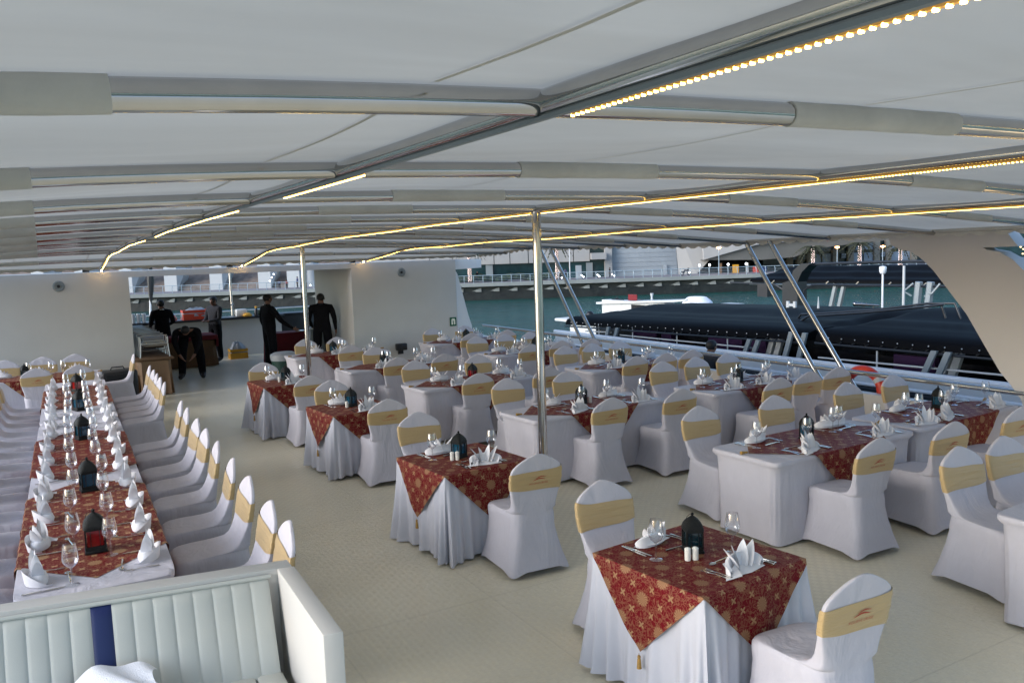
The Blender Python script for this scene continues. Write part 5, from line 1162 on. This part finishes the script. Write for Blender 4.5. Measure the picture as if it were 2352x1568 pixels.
# ================================================================ people
def person(name_loc, face, label, pose=None, shirt='black_cloth', trousers='black_cloth', h=1.73, bend=0, hair=True, skin='skin', group=None):
    k = h/1.73
    J = dict(pel=(0, 0, .96), sp=(0, .005, 1.14), ch=(0, .0, 1.32), nk=(0, -.01, 1.47), hd=(0, .015, 1.555), top=(0, .01, 1.655), nose=(0, .098, 1.565))
    for s, n in ((-1, 'l'), (1, 'r')):
        J.update({n+'sh': (s*.185, -.01, 1.405), n+'el': (s*.245, -.03, 1.13), n+'wr': (s*.255, .05, .885), n+'ha': (s*.255, .075, .82), n+'hp': (s*.095, 0, .90), n+'kn': (s*.105, .015, .50), n+'an': (s*.11, -.02, .09), n+'to': (s*.125, .15, .035)})
    if pose: J.update(pose)
    if bend:
        m = Matrix.Translation((0, 0, .93)) @ Matrix.Rotation(R(-bend), 4, 'X') @ Matrix.Translation((0, 0, -.93))
        for q in list(J):
            if q[-2:] in ('hp', 'kn', 'an', 'to') or q == 'pel': continue
            if pose and q in pose: continue
            J[q] = tuple(m @ Vector(J[q]))
    rad = dict(pel=(.165, .125), sp=(.158, .118), ch=(.172, .125), nk=(.052, .052), hd=(.072, .085), top=(.070, .080), nose=(.012, .012))
    for n in 'lr': rad.update({n+'sh': (.072, .072), n+'el': (.052, .052), n+'wr': (.030, .028), n+'ha': (.034, .018), n+'hp': (.100, .105), n+'kn': (.078, .082), n+'an': (.062, .066), n+'to': (.038, .032)})
    E = [('pel', 'sp'), ('sp', 'ch'), ('ch', 'nk'), ('nk', 'hd'), ('hd', 'top'), ('hd', 'nose')]
    for n in 'lr': E += [('ch', n+'sh'), (n+'sh', n+'el'), (n+'el', n+'wr'), (n+'wr', n+'ha'), ('pel', n+'hp'), (n+'hp', n+'kn'), (n+'kn', n+'an'), (n+'an', n+'to')]
    for n in 'lr':      # five fingers
        w0, h0 = Vector(J[n+'wr']), Vector(J[n+'ha']); d = (h0-w0).normalized(); sx = -1 if n == 'l' else 1
        side = Vector((0, 1, 0)); side = (side-d*side.dot(d)).normalized()
        for i, (off, L) in enumerate(((-.028, .055), (-.010, .070), (.009, .072), (.027, .062), (.034, .035))):
            a, c = n+'f%da' % i, n+'f%db' % i
            st = h0+side*off+d*(.025 if i < 4 else -.03); J[a] = tuple(st); J[c] = tuple(st+d*L*(.9 if i < 4 else .5)+side*(.03 if i == 4 else 0)+Vector((-sx*.012, 0, 0)))
            rad[a] = (.0095, .0095); rad[c] = (.008, .008); E += [(n+'ha', a), (a, c)]
    names = list(J); idx = {q: i for i, q in enumerate(names)}
    me = bpy.data.meshes.new('body'); me.from_pydata([Vector(J[q])*k for q in names], [(idx[a], idx[c]) for a, c in E], [])
    o = bpy.data.objects.new('person', me); C.objects.link(o); sk = o.modifiers.new('s', 'SKIN'); sk.use_smooth_shade = True; sk.branch_smoothing = .3
    for q in names:
        v = me.skin_vertices[0].data[idx[q]]; v.radius = tuple(r*k for r in rad[q]); v.use_root = (q == 'pel')
    sb = o.modifiers.new('b', 'SUBSURF'); sb.levels = sb.render_levels = 2
    bpy.context.view_layer.update(); m2 = bpy.data.meshes.new_from_object(o.evaluated_get(bpy.context.evaluated_depsgraph_get())); bpy.data.objects.remove(o)
    for mm in (shirt, trousers, skin, 'black_plastic'): m2.materials.append(Mt[mm])
    segs = [(Vector(J[a])*k, Vector(J[c])*k, 2 if (a in ('nk', 'hd') or a[1:] in ('wr', 'ha') or a[1:2] == 'f') else (3 if a[1:] == 'an' else (1 if a[1:] in ('hp', 'kn') or a == 'pel' and c != 'sp' else 0))) for a, c in E]
    for p in m2.polygons:
        q = p.center; best = 9; bi = 0
        for a, c, mi in segs:
            t = max(0, min(1, (q-a).dot(c-a)/max((c-a).length_squared, 1e-9))); d = (q-(a+(c-a)*t)).length
            if d < best: best = d; bi = mi
        p.material_index = bi; p.use_smooth = True
    o = bpy.data.objects.new('person', m2); C.objects.link(o); tag(o, label, 'person', group); o.location = name_loc; o.rotation_euler = (0, 0, R(face)); o.scale = (1.14, 1.10, 1.0)
    if shirt == 'black_cloth' and h > 1.7:
        nk = Vector(J['nk'])*k; b = bx(); b.tube([nk+Vector((.062*cos(a_*pi/6), .062*sin(a_*pi/6), -.012)) for a_ in range(12)], .014, 6, closed=True); b.build('shirt_collar', Mt['grey_cloth' if bend or h > 1.8 else 'ceramic'], o)
    if hair:
        hd, tp = Vector(J['hd'])*k, Vector(J['top'])*k; up = (tp-hd).normalized(); b = bx(); b.ball((0, -.012, .058), .094, 14, 10, (.86, 1.03, 1.0))
        b.v = [v if not (v[1] > .045 and v[2] < .075) else (v[0]*.8, .045, max(v[2], .02)) for v in b.v]
        m = Matrix.Translation(hd) @ up.to_track_quat('Z', 'Y').to_matrix().to_4x4() if False else Matrix.Translation(hd) @ Matrix.Rotation(math.atan2(-(up.y), up.z) if abs(up.x) < .5 else 0, 4, 'X')
        b.xf(m); b.build('hair', Mt['hair'], o)
        b = bx()
        for s in (-1, 1): b.ball((s*.078, .0, .02), .02, 6, 5, (.4, .8, 1.3))
        b.xf(m); b.build('ear', Mt[skin], o)
    return o
person((2.55, 22.2, 0), 15, 'man in black suit with white collar behind the chafing dishes', pose=dict(lwr=(-.16, .28, 1.0), lha=(-.12, .34, 1.0), rwr=(.14, .28, 1.0), rha=(.10, .34, 1.0)))
person((2.80, 19.55, 0), 166, 'man in black bending forward over the floor, head down', bend=80, h=1.92, pose=dict(lel=(-.20, .52, .80), lwr=(-.12, .58, .56), lha=(-.08, .60, .50), rel=(.20, .52, .80), rwr=(.13, .58, .56), rha=(.09, .60, .50), lan=(-.17, -.02, .09), rto=(.20, .14, .035), lto=(-.19, .14, .035), ran=(.17, -.02, .09), lkn=(-.15, .0, .5), rkn=(.15, .0, .5)))
person((3.86, 22.5, 0), 120, 'man in dark grey shirt standing at the bar looking down', shirt='grey_cloth', pose=dict(lel=(-.22, .05, 1.12), lwr=(-.10, .24, 1.08), lha=(-.04, .28, 1.09), rel=(.22, .05, 1.12), rwr=(.10, .24, 1.08), rha=(.04, .28, 1.09), nose=(0, .09, 1.535)))
person((4.47, 19.2, 0), -80, 'tall man in black standing sideways near the green bin', h=1.86, pose=dict(rel=(.30, .12, 1.12), rwr=(.27, .36, .95), rha=(.26, .42, .92)))
person((5.62, 19.0-.1, 0), -20, 'man in black seen from behind beside the far steel post', h=1.82, pose=dict(lwr=(-.2, .2, .95), lha=(-.18, .26, .92)))
person((9.95, 10.62, -.75), -95, 'dark-haired person with head and shoulders above the handrail', shirt='grey_cloth', h=1.74)
for i, (u, d, z, hh, s_, lb) in enumerate(((-34.5, 124, -1.5, 1.3, 'navy', 'small distant walker in dark clothes, leftmost of three seen through the opening'), (-33.4, 124, -1.5, 1.3, 'red_plastic', 'small distant walker in a red top, middle of three through the opening'), (-31.8, 124, -1.5, 1.75, 'navy', 'small distant walker in blue, right of three through the opening'),
     (8.4-.0, 125, -1.5, 1.6, 'navy', 'tiny distant figure in blue beside the thin white pole'), (7.95-.3, 126, -1.5, 1.6, 'tower_white', 'tiny distant figure in white by the lit palm trunk'), (-4.9, 125, -1.5, 1.6, 'black_cloth', 'tiny distant dark figure by the far left palm trunk'), (15.2, 126, -1.5, 1.5, 'black_cloth', 'tiny distant dark figure at the foot of the stone pier'))):
    p_ = B(u, d, z); person(p_, rnd.uniform(0, 360), lb, shirt=s_, h=hh)
